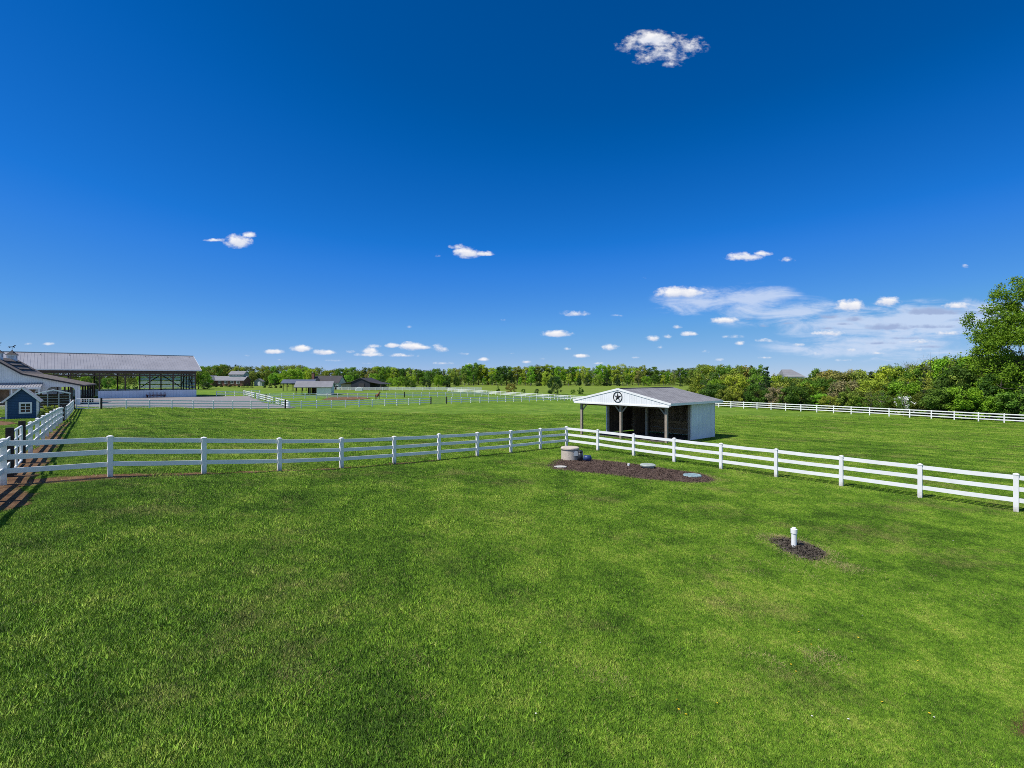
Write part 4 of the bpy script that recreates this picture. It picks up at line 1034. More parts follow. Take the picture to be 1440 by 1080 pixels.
# ------------------------------------------------------------------ far buildings
def gable_house(root, cx, cy, w, d, eh, rh, wm, rm, oh=.3, front='x', base=0.0):
    """ridge along local x if front == 'x' (eave faces camera) else along y (gable faces camera)"""
    wl = MB(); rf = MB()
    if front == 'x':
        wl.prism([(-d/2,base-.3),(d/2,base-.3),(d/2,eh),(0,rh-.15),(-d/2,eh)], (cx-w/2,cy,0), (0,1,0), (0,0,1), (1,0,0), w)
        for s in (-1, 1):
            q = [(cx-w/2-oh,cy,rh),(cx+w/2+oh,cy,rh),(cx+w/2+oh,cy+s*(d/2+oh),eh-.12),(cx-w/2-oh,cy+s*(d/2+oh),eh-.12)]
            rf.slab(q, .18)
    else:
        wl.prism([(-w/2,base-.3),(w/2,base-.3),(w/2,eh),(0,rh-.15),(-w/2,eh)], (cx,cy-d/2,0), (1,0,0), (0,0,1), (0,1,0), d)
        for s in (-1, 1):
            q = [(cx,cy-d/2-oh,rh),(cx,cy+d/2+oh,rh),(cx+s*(w/2+oh),cy+d/2+oh,eh-.12),(cx+s*(w/2+oh),cy-d/2-oh,eh-.12)]
            rf.slab(q, .18)
    a = obj('wall', wl, wm, root) if wm else None
    b = obj('roof', rf, rm, root)
    return a, b
def window(root, x, y, z, w, h, m=None):
    o = obj('window', MB().box((x,y-.03,z), (w,.08,h)), M['glass'], root)
    obj('frame', MB().box((x,y-.06,z+h/2+.06), (w+.24,.1,.12)).box((x,y-.06,z-h/2-.06), (w+.24,.1,.12)).box((x-w/2-.06,y-.06,z), (.12,.1,h)).box((x+w/2+.06,y-.06,z), (.12,.1,h)).box((x,y-.06,z), (.06,.06,h)), M['vinyl'], o)
# brick ranch house
x, y = at(314, 225); r_ = empty('ranch_house', (x, y, zg(x, y)), R(4), 'low brick ranch house with a raised pale upper storey, near the arena roof end', 'house')
gable_house(r_, 1.4, 4, 14, 7, 2.5, 4.3, M['brick'], M['roofgrey'])
gable_house(r_, -6.2, 2.2, 5.2, 9, 2.4, 4.6, M['brick'], M['roofgrey'], front='y')
gable_house(r_, 4.0, 6, 6.2, 5.5, 5.2, 6.6, M['greenwall'], M['roofgrey'], front='x')
for k in range(4): window(r_, 1.9+1.4*k, 3.24, 4.75, .8, .8)
for k in range(4): window(r_, -1.8+2.6*k, .5, 1.5, 1.1, 1.1)
obj('garage_door', MB().box((-6.2,-2.33,1.1), (2.6,.1,2.1)), M['palewall'], r_)
# dark roofed house with brick chimney
x, y = at(459, 205); r_ = empty('farm_house', (x, y, zg(x, y)), R(-3), 'house with a wide charcoal roof and a brick chimney behind the white run-in shed', 'house')
gable_house(r_, 0, 3, 10.6, 8, 2.6, 5.3, M['palewall'], M['roofdark'])
gable_house(r_, -3.6, -.5, 3.2, 3, 2.6, 4.3, M['palewall'], M['roofdark'], front='y')
obj('chimney', MB().box((-6.0,1.5,3.1), (1.0,.9,6.4)).box((-6.0,1.5,6.38), (1.2,1.1,.2)), M['brick'], r_)
for k in range(3): window(r_, 0+1.9*k, -1.0, 1.5, .9, 1.2)
# open pavilion with blue grey roof
x, y = at(419, 165); r_ = empty('pavilion', (x, y, zg(x, y)), R(8), 'open sided pavilion with a blue grey roof behind the white run-in shed', 'pavilion')
gable_house(r_, 0, 2, 9.6, 4.6, 2.75, 3.75, None, M['roofblue'], oh=.35)
obj('gable', MB().prism([(-2.3,2.6),(2.3,2.6),(0,3.6)], (-4.95,2,0), (0,1,0), (0,0,1), (1,0,0), .1), M['tan'], r_)
for k in range(4):
    for yy_ in (-.1, 4.1): obj('post', MB().box((-4.5+3*k,yy_,1.3), (.2,.2,2.8)), M['truss'], r_)
# white run-in shed in the far paddock
x, y = at(441, 137); r_ = empty('run_in_shed', (x, y, zg(x, y)), R(10), 'small white run-in shed with a grey roof and open porch, far paddock', 'shed')
gable_house(r_, 0, 2, 9.2, 4.6, 2.2, 3.6, None, M['paleshingle'] if False else M['roofgrey'], oh=.3)
obj('gable', MB().prism([(-2.5,2.1),(2.5,2.1),(0,3.5)], (-4.75,2,0), (0,1,0), (0,0,1), (1,0,0), .1), M['vinyl'], r_)
obj('wall', MB().box((2.75,-.25,1.1), (3.7,.1,2.4)), M['whiteside'], r_); obj('wall', MB().prism([(-2.3,-.1),(2.3,-.1),(2.3,2.2),(0,3.45),(-2.3,2.2)], (4.5,2,0), (0,1,0), (0,0,1), (1,0,0), .1), M['whiteside_y_shade'], r_)
obj('back_wall', MB().box((1.6,4.25,1.1), (6,.1,2.2)), M['darkwood'], r_); obj('partition', MB().box((-1.6,2.5,1.1), (.1,3.4,2.2)), M['darkwood_side'], r_)
for px_ in (-4.4,-2.9,-.9,.8): obj('post', MB().box((px_,-.2,1.05), (.18,.18,2.3)), M['timber'] if px_ > -1 else M['truss'], r_)
# black barn
x, y = at(507, 192); r_ = empty('barn', (x, y, zg(x, y)), R(-8), 'black barn with a low wide gable and a tan side wing near the woods', 'barn')
gable_house(r_, 0, 5, 7.4, 10, 3.2, 4.7, M['navywall'], M['roofdark'], front='y', oh=.3)
for s in (-1, 1):
    q = [(s*3.9,-.3,3.15),(s*3.9,10,3.15),(s*8.3,10,2.35),(s*8.3,-.3,2.35)]; obj('lean_to_roof', MB().slab(q, .15), M['roofdark'], r_)
obj('wing_wall', MB().box((-5.9,.6,1.1), (4.2,.1,2.4)), M['tan'], r_)
for yy_ in (0, 3): obj('post', MB().box((7.9,yy_,1.1), (.2,.2,2.4)), M['truss'], r_)
obj('door', MB().box((.4,-.05,1.3), (2.2,.1,2.6)), M['roofdark'], r_)
# grey hip roofed house above the hedgerow
x, y = at(1116, 150); r_ = empty('house', (x, y, zg(x, y)), R(-12), 'grey hip roofed house with pale walls showing above the hedgerow trees', 'house')
obj('wall', MB().box((.4,4,3.0), (4.9,7,6.8)), M['palewall'], r_)
obj('roof', MB().add([(-2.5,-.1,6.0),(3.3,-.1,6.0),(3.3,8.1,6.0),(-2.5,8.1,6.0),(-2.1,4,8.2),(.6,4,8.2)], [(0,1,5,4),(1,2,5),(2,3,4,5),(3,0,4),(3,2,1,0)]), M['roofgrey'], r_)
for k in range(3): window(r_, -1.2+1.6*k, .5, 5.2, .8, 1.0)
# little grey green building behind young evergreens
x, y = at(363, 235); r_ = empty('garden_shed', (x, y, zg(x, y)), R(6), 'small pale grey green building behind the row of young evergreens', 'shed')
gable_house(r_, 0, 1.5, 3.4, 3, 2.1, 3.3, M['greenwall'], M['roofgrey'], front='y')
obj('door', MB().box((.3,-.03,1.0), (.9,.08,1.9)), M['vinyl'], r_)
# domed hutch, drum, cars and wagon
x, y = at(505, 182); b = MB()
n = 14; vs_ = []; fs = []
for j, yy_ in enumerate((-.9,-.85,.85,.9)):
    for k in range(n+1):
        t = math.pi*k/n; s = .9 if j in (0, 3) else 1; vs_.append((1.25*s*math.cos(t), yy_, 1.35*s*math.sin(t)**.8))
for j in range(3):
    for k in range(n): fs.append((j*(n+1)+k, j*(n+1)+k+1, (j+1)*(n+1)+k+1, (j+1)*(n+1)+k))
fs += [tuple(range(n+1)), tuple(range(3*(n+1), 4*(n+1)))[::-1]]
o = obj('animal_hutch', b.add(vs_, fs), M['tarp'], loc=(x, y, zg(x, y))); o.rotation_euler = (0,0,R(12)); tag(o, 'white dome shaped hutch in front of the black barn', 'hutch')
x, y = at(405.5, 81.5); r_ = empty('drum', (x, y, zg(x, y)), 0, 'white plastic drum beside the black corner post of the back fence', 'drum')
obj('body', MB().lathe((0,0,0), [(.27,0),(.29,.05),(.29,.3),(.305,.33),(.29,.36),(.29,.62),(.305,.65),(.29,.68),(.29,.95),(.26,1.0)], 24), M['pvc'], r_, True)
obj('bung', MB().lathe((.12,0,1.0), [(.04,0),(.04,.04)], 10), M['darkpump'], r_)
def car(px, D, rz, label):
    x, y = at(px, D); r_ = empty('parked_car', (x, y, zg(x, y)), rz, label, 'car')
    sidep = [(-2.1,.35),(2.1,.35),(2.15,.7),(1.95,.85),(1.1,.95),(-1.0,.98),(-2.0,.9),(-2.15,.65)]
    obj('body', MB().prism(sidep, (0,-.85,0), (1,0,0), (0,0,1), (0,1,0), 1.7), M['carpaint'], r_)
    cab = [(-1.75,.96),(.95,.96),(.35,1.45),(-1.15,1.48)]
    obj('cabin', MB().prism(cab, (0,-.75,0), (1,0,0), (0,0,1), (0,1,0), 1.5), M['glass'], r_)
    obj('cabin_roof', MB().prism([(.42,1.45),(.3,1.53),(-1.1,1.55),(-1.2,1.48)], (0,-.76,0), (1,0,0), (0,0,1), (0,1,0), 1.52), M['carpaint'], r_)
    for a in (-1.35, 1.35):
        for s in (-.78, .78): obj('wheel', MB().tube((a,s-.1,.33), (a,s+.1,.33), .33, n=16), M['tyre'], r_)
car(473.5, 196, R(15), 'white car parked between the charcoal roofed house and the black barn')
def wagon(px, D, label):
    x, y = at(px, D); r_ = empty('farm_wagon', (x, y, zg(x, y)), R(-6), label, 'wagon')
    obj('bed', MB().box((0,0,.85), (3.2,1.6,.14)), M['rust'], r_)
    for s in (-.78, .78): obj('side_board', MB().box((0,s,1.15), (3.2,.06,.46)), M['tan'], r_)
    for a in (-1.1, 1.1):
        for s in (-.7, .7): obj('wheel', MB().tube((a,s-.08,.38), (a,s+.08,.38), .38, n=14), M['tyre'], r_)
    obj('tongue', MB().beam((1.6,0,.75), (2.6,0,.45), .09, .09), M['rust'], r_)
wagon(540, 196, 'old reddish wagon behind the farthest fence, right of the black barn')
def horse(px, D, rz, label, coat, s=1.0):
    x, y = at(px, D); r_ = empty('horse', (x, y, zg(x, y)), rz, label, 'horse')
    me = bpy.data.meshes.new('body')
    J = [((-.62,0,1.16),.27,.27),((-.2,0,1.10),.30,.31),((.25,0,1.10),.29,.32),((.55,0,1.18),.23,.28),((.85,0,1.48),.13,.18),((1.05,0,1.74),.10,.14),
         ((1.2,0,1.80),.10,.12),((1.42,0,1.62),.075,.09),((1.52,0,1.52),.06,.07),
         ((-.66,.17,.92),.15,.18),((-.52,.19,.72),.10,.12),((-.74,.18,.52),.065,.075),((-.70,.18,.22),.045,.05),((-.64,.18,.03),.06,.06),
         ((-.66,-.17,.92),.15,.18),((-.62,-.19,.72),.10,.12),((-.86,-.18,.52),.065,.075),((-.84,-.18,.22),.045,.05),((-.78,-.18,.03),.06,.06),
         ((.52,.16,.88),.11,.13),((.52,.16,.52),.065,.07),((.50,.16,.24),.045,.05),((.53,.16,.03),.06,.06),
         ((.50,-.16,.88),.11,.13),((.58,-.16,.52),.065,.07),((.60,-.16,.24),.045,.05),((.63,-.16,.03),.06,.06),
         ((1.13,.06,1.92),.025,.03),((1.13,-.06,1.92),.025,.03)]
    Ed = [(0,1),(1,2),(2,3),(3,4),(4,5),(5,6),(6,7),(7,8),(0,9),(9,10),(10,11),(11,12),(12,13),(0,14),(14,15),(15,16),(16,17),(17,18),
          (3,19),(19,20),(20,21),(21,22),(3,23),(23,24),(24,25),(25,26),(5,27),(5,28)]
    me.from_pydata([tuple(c*s for c in j[0]) for j in J], Ed, []); me.update(); me.materials.append(coat)
    o = link(bpy.data.objects.new('body', me), r_)
    md = o.modifiers.new('skin', 'SKIN'); md.use_smooth_shade = True
    for v, j in zip(me.skin_vertices[0].data, J): v.radius = (j[1]*s, j[2]*s)
    me.skin_vertices[0].data[0].use_root = True
    o.modifiers.new('sub', 'SUBSURF').levels = 1; o.modifiers['sub'].render_levels = 2
    b = MB(); b.tube((-.88*s,0,1.28*s), (-1.02*s,0,.95*s), .05*s, .09*s, 8); b.tube((-1.02*s,0,.95*s), (-1.0*s,0,.45*s), .09*s, .03*s, 8)
    obj('tail', b, M['mane'], r_)
    b = MB(); b.prism([(.55,1.42),(.85,1.66),(1.03,1.9),(1.12,1.9),(1.0,1.62),(.72,1.36)], (0,-.03,0), (s,0,0), (0,0,s), (0,1,0), .06)
    obj('mane', b, M['mane'], r_)
    return r_
horse(531, 116, R(79), 'chestnut horse standing beyond the back fence of the paddock', M['coat'], .95)
horse(472, 180, R(100), 'dark horse at the far fence, right of the white run-in shed', M['pinto'], .95)

# ------------------------------------------------------------------ trees
def leafcloud(centers, radii, nleaf, size, flat=.5, dens=None):
    """leaf quads in clumps"""
    n = len(centers); p = radii**2; p = p/p.sum()
    ci = rng.choice(n, nleaf, p=p)
    d = rng.normal(0, 1, (nleaf,3)); d /= np.linalg.norm(d, axis=1)[:,None]
    rad = radii[ci]*np.clip(rng.normal(.78, .25, nleaf), .05, 1.25)
    c = centers[ci]+d*rad[:,None]*np.array([1,1,.8])
    nrm = d*.6+rng.normal(0, 1, (nleaf,3))*.6+np.array([0,0,.5]); nrm /= np.linalg.norm(nrm, axis=1)[:,None]
    t = np.cross(nrm, rng.normal(0, 1, (nleaf,3))); t /= np.maximum(1e-6, np.linalg.norm(t, axis=1))[:,None]
    b = np.cross(nrm, t); s = size*rng.uniform(.55, 1.25, nleaf)[:,None]
    V = np.stack([c-t*s*.5, c+b*s*.32, c+t*s*.5, c-b*s*.32], 1).reshape(-1,3)
    ct = rng.random(n)
    tint = np.clip(.55*rng.random(nleaf)+.45*ct[ci], 0, 1)
    return V, tint
def crown_mesh(kind, seed):
    rs = np.random.default_rng(seed)
    if kind == 'broad':   # rounded maple or oak
        nc = 46; z = rs.uniform(.26, .93, nc); env = .37*np.sqrt(np.clip(1-((z-.56)/.44)**2, .05, 1)); k = rs.uniform(.55, 1.0, nc)**.6; N = 4600; cr = (.065,.125); ls = .046
    elif kind == 'tall':  # slender, upright
        nc = 44; z = rs.uniform(.22, .95, nc); env = .23*np.sqrt(np.clip(1-((z-.52)/.50)**2, .04, 1)); k = rs.uniform(.4, 1.0, nc)**.6; N = 3800; cr = (.05,.10); ls = .042
    elif kind == 'cedar': # dark conical evergreen
        nc = 70; z = rs.uniform(.04, .97, nc)**1.15; env = .25*(1.02-z)**.75; k = rs.uniform(.5, 1.0, nc); N = 5000; cr = (.035,.075); ls = .032
    elif kind == 'bushy': # foliage down to the ground
        nc = 52; z = rs.uniform(.05, .9, nc); env = .46*np.sqrt(np.clip(1-((z-.38)/.62)**2, .05, 1)); k = rs.uniform(.5, 1.0, nc)**.7; N = 5200; cr = (.07,.14); ls = .05
    else:                 # 'sparse': just leafing out, twigs show
        nc = 60; z = rs.uniform(.22, .97, nc); env = .34*np.sqrt(np.clip(1-((z-.6)/.42)**2, .05, 1)); k = rs.uniform(.3, 1.0, nc)**.6; N = 2100; cr = (.05,.10); ls = .036
    a = rs.uniform(0, 6.283, nc)
    env = env*(1+.16*np.sin(a*2+seed)+.1*np.sin(a*3+2*seed)+rs.normal(0, .07, nc))
    cen = np.c_[env*k*np.cos(a), env*k*np.sin(a), z]
    rad = rs.uniform(cr[0], cr[1], nc)
    if kind == 'cedar': rad = rad*(1.25-.75*z)
    V, t = leafcloud(cen, rad, N, ls)
    V[:,2] = np.maximum(V[:,2], .005)
    return np_mesh('crown', V, 4, M['leaf'], {'tint': t}), cen
def branchy(mb, p, d, L, r, lvl, rs, spread=.6, n=3, tips=None, minr=.004, up=.25):
    """recursive tapered limbs"""
    segs = 3; q = Vector(p); d = Vector(d).normalized()
    for s in range(segs):
        nd_ = (d+Vector(rs.normal(0, .13, 3))+Vector((0,0,up*.15))).normalized()
        e = q+nd_*L/segs; r2 = r*(1-.22)
        mb.tube(q-d*r*.3, e, r, r2, 6 if lvl else 9, False); q = e; d = nd_; r = r2
        if s >= 1 and lvl > 0:
            for _ in range(n if s == segs-1 else max(1, n-2)):
                ax = Vector(rs.normal(0, 1, 3)); ax = (ax-d*ax.dot(d)).normalized()
                nd2 = (d+ax*spread*rs.uniform(.6, 1.3)+Vector((0,0,up))).normalized()
                branchy(mb, q, nd2, L*rs.uniform(.55, .8), max(minr, r*.62), lvl-1, rs, spread, n, tips, minr, up)
    if tips is not None and lvl == 0: tips.append(q.copy())
def trunk_mesh(kind, cen, seed):
    rs = np.random.default_rng(seed); mb = MB()
    top = {'broad':.62,'tall':.85,'cedar':.95,'bushy':.45,'sparse':.8}[kind]; r0 = {'broad':.022,'tall':.017,'cedar':.016,'bushy':.014,'sparse':.015}[kind]
    ns = 7; pts = [Vector((rs.normal(0, .006)*k, rs.normal(0, .006)*k, -.02+(top+.02)*k/ns)) for k in range(ns+1)]
    for k in range(ns): mb.tube(pts[k], pts[k+1], r0*(1-.8*k/ns)*(1.35 if k == 0 else 1), r0*(1-.8*(k+1)/ns), 8, False)
    for j in rs.choice(len(cen), min(len(cen), 26 if kind == 'sparse' else 14), replace=False):
        c = Vector(cen[j]); zb = max(.12, min(top*.95, c.z-.08-.25*math.hypot(c.x, c.y)))
        k = min(ns-1, int((zb+.02)/(top+.02)*ns)); s = pts[k].lerp(pts[k+1], .5); m_ = s.lerp(c, .5)+Vector((0,0,-.012))
        mb.tube(s, m_, r0*.42, r0*.28, 5, False); mb.tube(m_, c, r0*.28, r0*.1, 5, False)
        if kind == 'sparse':
            for _ in range(3): mb.tube(m_.lerp(c, .6), c+Vector(rs.normal(0, .07, 3)), r0*.16, r0*.05, 4, False)
    me = bpy.data.meshes.new('trunk'); me.from_pydata(mb.v, [], mb.f); me.update(); me.materials.append(M['greybark'] if kind in ('sparse','tall') else M['bark'])
    me.polygons.foreach_set('use_smooth', [True]*len(me.polygons))
    return me
PROTO = {}
for kind in ('broad','tall','cedar','bushy','sparse'):
    PROTO[kind] = []
    for sd_ in range(3 if kind != 'cedar' else 2):
        cm, cen = crown_mesh(kind, 11*sd_+3+len(kind)); PROTO[kind].append((cm, trunk_mesh(kind, cen, 5*sd_+1)))
TREES = []
LK = 2.15
COLS = {'bright':(.100,.185,.014),'lime':(.165,.215,.022),'olive':(.108,.138,.022),'mid':(.060,.115,.014),'deep':(.032,.068,.010),'dark':(.020,.040,.011),'rusty':(.125,.122,.036),'pinkish':(.135,.122,.075)}
def tree(px, D, H, kind, colour, where, asp=1.0, name=None):
    x, y = at(px, D); z = zg(x, y)
    cm, tm = PROTO[kind][random.randrange(len(PROTO[kind]))]
    nm = name or {'cedar':'cedar_tree','bushy':'bush'}.get(kind, 'tree')
    r_ = bpy.data.objects.new(nm, None); r_.empty_display_size = .3; r_.location = (x, y, z); r_.rotation_euler = (random.uniform(-.03, .03), random.uniform(-.03, .03), random.uniform(0, 6.28)); COL.objects.link(r_)
    wv = H*asp*random.uniform(.9, 1.12); r_.scale = (wv, wv*random.uniform(.92, 1.08), H)
    t = bpy.data.objects.new('trunk', tm); t.parent = r_; COL.objects.link(t)
    c = bpy.data.objects.new('crown', cm); c.parent = r_; COL.objects.link(c)
    b = COLS[colour]; j = random.uniform(.82, 1.2); c.color = (LK*b[0]*j*random.uniform(.9, 1.12), LK*b[1]*j, LK*b[2]*j*random.uniform(.8, 1.3), 1)
    TREES.append(dict(o=r_, px=px, D=D, kind=kind, colour=colour, where=where, H=H))
    return r_
def interp(tab, x): return float(np.interp(x, [a for a, _ in tab], [b for _, b in tab]))
def top_to_h(px, D, ytop):
    x, y = at(px, D); return (HZ-ytop)*D/F+CAMH-zg(x, y)
SKL = [(130,520),(270,512),(300,512),(325,510),(345,512),(375,514),(400,512),(415,511),(430,514),(470,516),(500,515),(545,514),(600,517),(640,518)]
SKM = [(640,518),(650,514),(662,510),(675,513),(690,518),(705,516),(720,516),(733,517),(747,510),(760,513),(775,514),(790,513),(810,516),(830,517),(850,513),(870,514),(885,511),(905,515),(925,518),(945,517),(965,515),(985,513),(1010,513)]
SKR = [(985,512),(1040,513),(1075,512),(1100,512),(1120,515),(1140,516),(1160,515),(1180,520),(1205,519),(1235,517),(1262,512),(1290,512),(1310,507),(1325,500),(1345,497),(1370,499),(1400,498),(1440,500),(1480,500)]
def pick(lst): return random.choices([a for a, _ in lst], [b for _, b in lst])[0]
# far woods, left half: mixed spring greens, some dark evergreens
px = 283
while px < 642:
    D = random.uniform(262, 285); yt = interp(SKL, px)+random.choice([0,1,2,4,6,9])
    kd = pick([('broad',5),('tall',1.5),('sparse',1.2),('cedar',.8)]); cl = 'dark' if kd == 'cedar' else pick([('mid',3),('bright',2.4),('lime',2),('olive',3),('deep',1.4),('rusty',.4)])
    tree(px, D, top_to_h(px, D, yt), kd, cl, 'far left woods', .95 if kd != 'cedar' else .8); px += random.uniform(6.0, 10)
px = 283
while px < 642:   # lower front edge of that wood
    D = random.uniform(243, 258); yt = interp(SKL, px)+random.uniform(9, 19)
    kd = pick([('broad',3),('bushy',3),('cedar',.6)]); cl = 'dark' if kd == 'cedar' else pick([('bright',3),('mid',2),('deep',1.5),('lime',1.2)])
    if not (285 < px < 345 or 436 < px < 482): tree(px, D, top_to_h(px, D, yt), kd, cl, 'front edge of the far left woods', .85)
    px += random.uniform(9, 15)
# middle woods: tall thin trees with bare stems below
px = 640
while px < 1000:
    D = random.uniform(288, 306); yt = interp(SKM, px)+random.choice([-2,-1,0,1,3,5])
    kd = pick([('tall',5),('broad',2),('sparse',1.5)]); cl = pick([('bright',2.2),('lime',3.2),('olive',1.6),('mid',2),('deep',.6)])
    tree(px, D, top_to_h(px, D, yt), kd, cl, 'middle woods', 1.0 if kd == 'tall' else .8); px += random.uniform(5.2, 9)
px = 643
while px < 1000:
    D = random.uniform(270, 284); yt = interp(SKM, px)+random.uniform(7, 17)
    kd = pick([('tall',3),('bushy',1.6),('cedar',1)]); cl = 'dark' if kd == 'cedar' else pick([('bright',2),('lime',2),('mid',2),('olive',1.5),('rusty',.5)])
    tree(px, D, top_to_h(px, D, yt), kd, cl, 'front edge of the middle woods', .9); px += random.uniform(10, 16)
# hedgerow on the right, three ranks behind the long white fence
def hedgeD(px, off):   # distance of a line parallel to the far right fence, off metres behind it
    u = (px-720)/F; nx, ny = .803, .595
    x0, y0 = FR0[0]+nx*off, FR0[1]+ny*off; dx, dy = FRd
    i = (u*y0-x0)/(dx-u*dy); return y0+dy*i
px = 986
while px < 1475:
    off = random.uniform(15, 24); D = hedgeD(px, off); yt = interp(SKR, px)+random.choice([0,0,1,2,4])
    kd = pick([('broad',2.5),('cedar',2.2 if px < 1300 else .4),('sparse',1.2 if px > 1150 else .6),('tall',1)]); cl = 'dark' if kd == 'cedar' else pick([('mid',3),('bright',2),('olive',1.4),('deep',1)]) if px > 1320 else pick([('olive',3.6),('mid',2.8),('lime',.8),('bright',1),('rusty',1.1 if px > 1150 else .5)])
    if 1084 < px < 1150: yt = max(yt, 523+random.uniform(0, 5))
    if 1098 < px < 1138: yt = 531
    if 1100 < px < 1134 and kd == 'cedar': kd = 'broad'; cl = 'olive'
    tree(px, D, top_to_h(px, D, yt), kd, cl, 'hedgerow skyline', .85 if kd != 'cedar' else .9)
    px += random.uniform(7, 11.5)
px = 988
while px < 1475:
    off = random.uniform(8, 13); D = hedgeD(px, off); yb = interp([(980,560),(1440,592)], px); yt = interp(SKR, px); yt = yt+(yb-yt)*random.uniform(.18, .42)
    if 1080 < px < 1152: yt = max(yt, 534)
    kd = pick([('broad',2.4),('bushy',2.2),('cedar',1.6),('sparse',.8)]); cl = 'dark' if kd == 'cedar' else pick([('mid',3),('bright',2),('olive',1.4),('deep',1.4)]) if px > 1320 else pick([('olive',3.2),('mid',2.8),('bright',1.2),('deep',1.6),('lime',.6),('pinkish',.4)])
    tree(px, D, top_to_h(px, D, yt), kd, cl, 'middle of the hedgerow', .95); px += random.uniform(9, 14)
px = 990
while px < 1470:
    off = random.uniform(3.2, 5.5); D = hedgeD(px, off); yb = interp([(980,560),(1440,592)], px); yt = interp(SKR, px); yt = yt+(yb-yt)*random.uniform(.42, .72)
    if 1254 < px < 1288: yt = yb-4
    kd = pick([('bushy',4),('cedar',1.5),('sparse',.9)]); cl = 'dark' if kd == 'cedar' else pick([('mid',2.6),('deep',2.2),('bright',1.4),('olive',2),('pinkish',.5)])
    tree(px, D, top_to_h(px, D, yt), kd, cl, 'foot of the hedgerow', 1.1); px += random.uniform(12, 18)
# behind the arena and beside the houses
for px, D, yt, kd, cl in [(136,160,527,'bushy','dark'),(152,150,531,'broad','mid'),(163,142,541,'bushy','bright'),(176,150,538,'bushy','mid'),(190,140,533,'cedar','deep'),(203,165,526,'broad','bright'),(215,160,528,'broad','mid'),(232,165,525,'broad','olive'),
                          (250,170,522,'broad','mid'),(267,175,517,'broad','olive'),(279,178,514,'broad','bright'),(286,190,524,'bushy','bright'),(290,175,537,'bushy','dark'),(120,165,529,'broad','bright'),(106,150,536,'bushy','mid'),(90,170,530,'broad','olive')]:
    tree(px, D, top_to_h(px, D, yt), kd, cl, 'behind the arena', .95)
for px, D, yt, kd, cl in [(346,236,531,'sparse','pinkish'),(355,240,524,'broad','olive'),(373,240,525,'cedar','deep'),(386,238,524,'broad','bright'),(405,226,519,'broad','bright'),(416,232,517,'broad','bright'),(489,214,527,'broad','bright'),(497,220,522,'broad','mid'),(526,215,524,'broad','bright'),(537,212,533,'bushy','dark'),(560,214,529,'broad','bright'),(578,216,534,'bushy','deep'),(600,214,532,'bushy','dark'),(617,220,526,'broad','bright'),(630,222,531,'cedar','dark')]:
    tree(px, D, top_to_h(px, D, yt), kd, cl, 'houses beyond the paddocks', 1.0)
SOLO = []
def solo(o, label, cat, nm=None):
    TREES.pop(); tag(o, label, cat)
    if nm: o.name = nm
    return o
solo(tree(780, 168, top_to_h(780, 168, 526.5), 'bushy', 'dark', '', .74), 'round dark green tree standing alone in the far meadow behind the open shed', 'tree', 'tree')
for px, D, yt, cl, kd, lb in [(700.5,172,540,'deep','cedar','small dark pointed shrub in the meadow, leftmost of the shrubs behind the far fence'),(719,174,538,'rusty','bushy','brownish green shrub in the meadow, between two small pointed shrubs'),
                              (736,173,546,'mid','bushy','low green shrub just left of the tiny dark meadow shrub'),(755,172,546.5,'dark','bushy','tiny dark shrub left of the round dark tree'),(806,172,547,'mid','bushy','low spreading shrub right of the round dark tree'),(817,170,544,'deep','bushy','larger dark shrub touching the gable tip of the open shed')]:
    solo(tree(px, D, top_to_h(px, D, yt), kd, cl, '', .95), lb, 'shrub', 'shrub')
solo(tree(66, 43.5, 1.15, 'bushy', 'dark', '', 1.0), 'small dark shrub between the blue playhouse and the side fence', 'shrub', 'shrub')
solo(tree(72, 50, 1.1, 'bushy', 'lime', '', 1.5), 'low yellow green shrub behind the small dark shrub by the playhouse', 'shrub', 'shrub')
ords = ['first','second','third','fourth','fifth','sixth','seventh','eighth','ninth','tenth','eleventh','twelfth','thirteenth','fourteenth','fifteenth','sixteenth','seventeenth','eighteenth']
row = [303,311,318,324,330,336,342,348,354,372,380,388,395]
for k, px in enumerate(row):
    D = 205; solo(tree(px, D, random.uniform(1.5, 2.2), 'cedar', 'dark', '', 1.35), 'young dark evergreen, %s from the left in the planted row' % ords[k], 'evergreen', 'young_evergreen')['group'] = 'row of young evergreens'
# white flowering dogwood in the hedge
dg = tree(1271, hedgeD(1271, 2.0), 3.3, 'sparse', 'mid', '', .85)
solo(dg, 'small tree covered in white blossom at the foot of the hedgerow', 'tree', 'dogwood_tree')
dg.rotation_euler = (0,0,1)
V, t = leafcloud(np.c_[rng.normal(0, .17, 40), rng.normal(0, .17, 40), rng.uniform(.12, .9, 40)], np.full(40, .06), 700, .05)
fl = bpy.data.objects.new('blossom', np_mesh('blossom', V, 4, M['petal'])); fl.parent = dg; COL.objects.link(fl)
# leafless grey trees on the skyline
for px, off, yt, lb in [(1302,20,496,'leafless grey tree standing above the hedgerow, left of the big maple'),(1281,22,501,'smaller leafless grey tree beside the taller bare one in the hedgerow')]:
    D = hedgeD(px, off); x, y = at(px, D); H = top_to_h(px, D, yt); mb = MB(); rs = np.random.default_rng(px)
    mb.tube((0,0,-.2), (0,0,H*.45), .15, .12, 9, False)
    for k in range(5):
        a = 2*math.pi*k/5+.3; branchy(mb, (0,0,H*(.34+.022*k)), (math.cos(a)*.6,math.sin(a)*.6,.9), H*.27, .075, 2, rs, .7, 3, None, .016, .2)
    r_ = empty('bare_tree', (x, y, zg(x, y)), 0, lb, 'tree'); obj('trunk', mb, M['greybark'], r_, True)
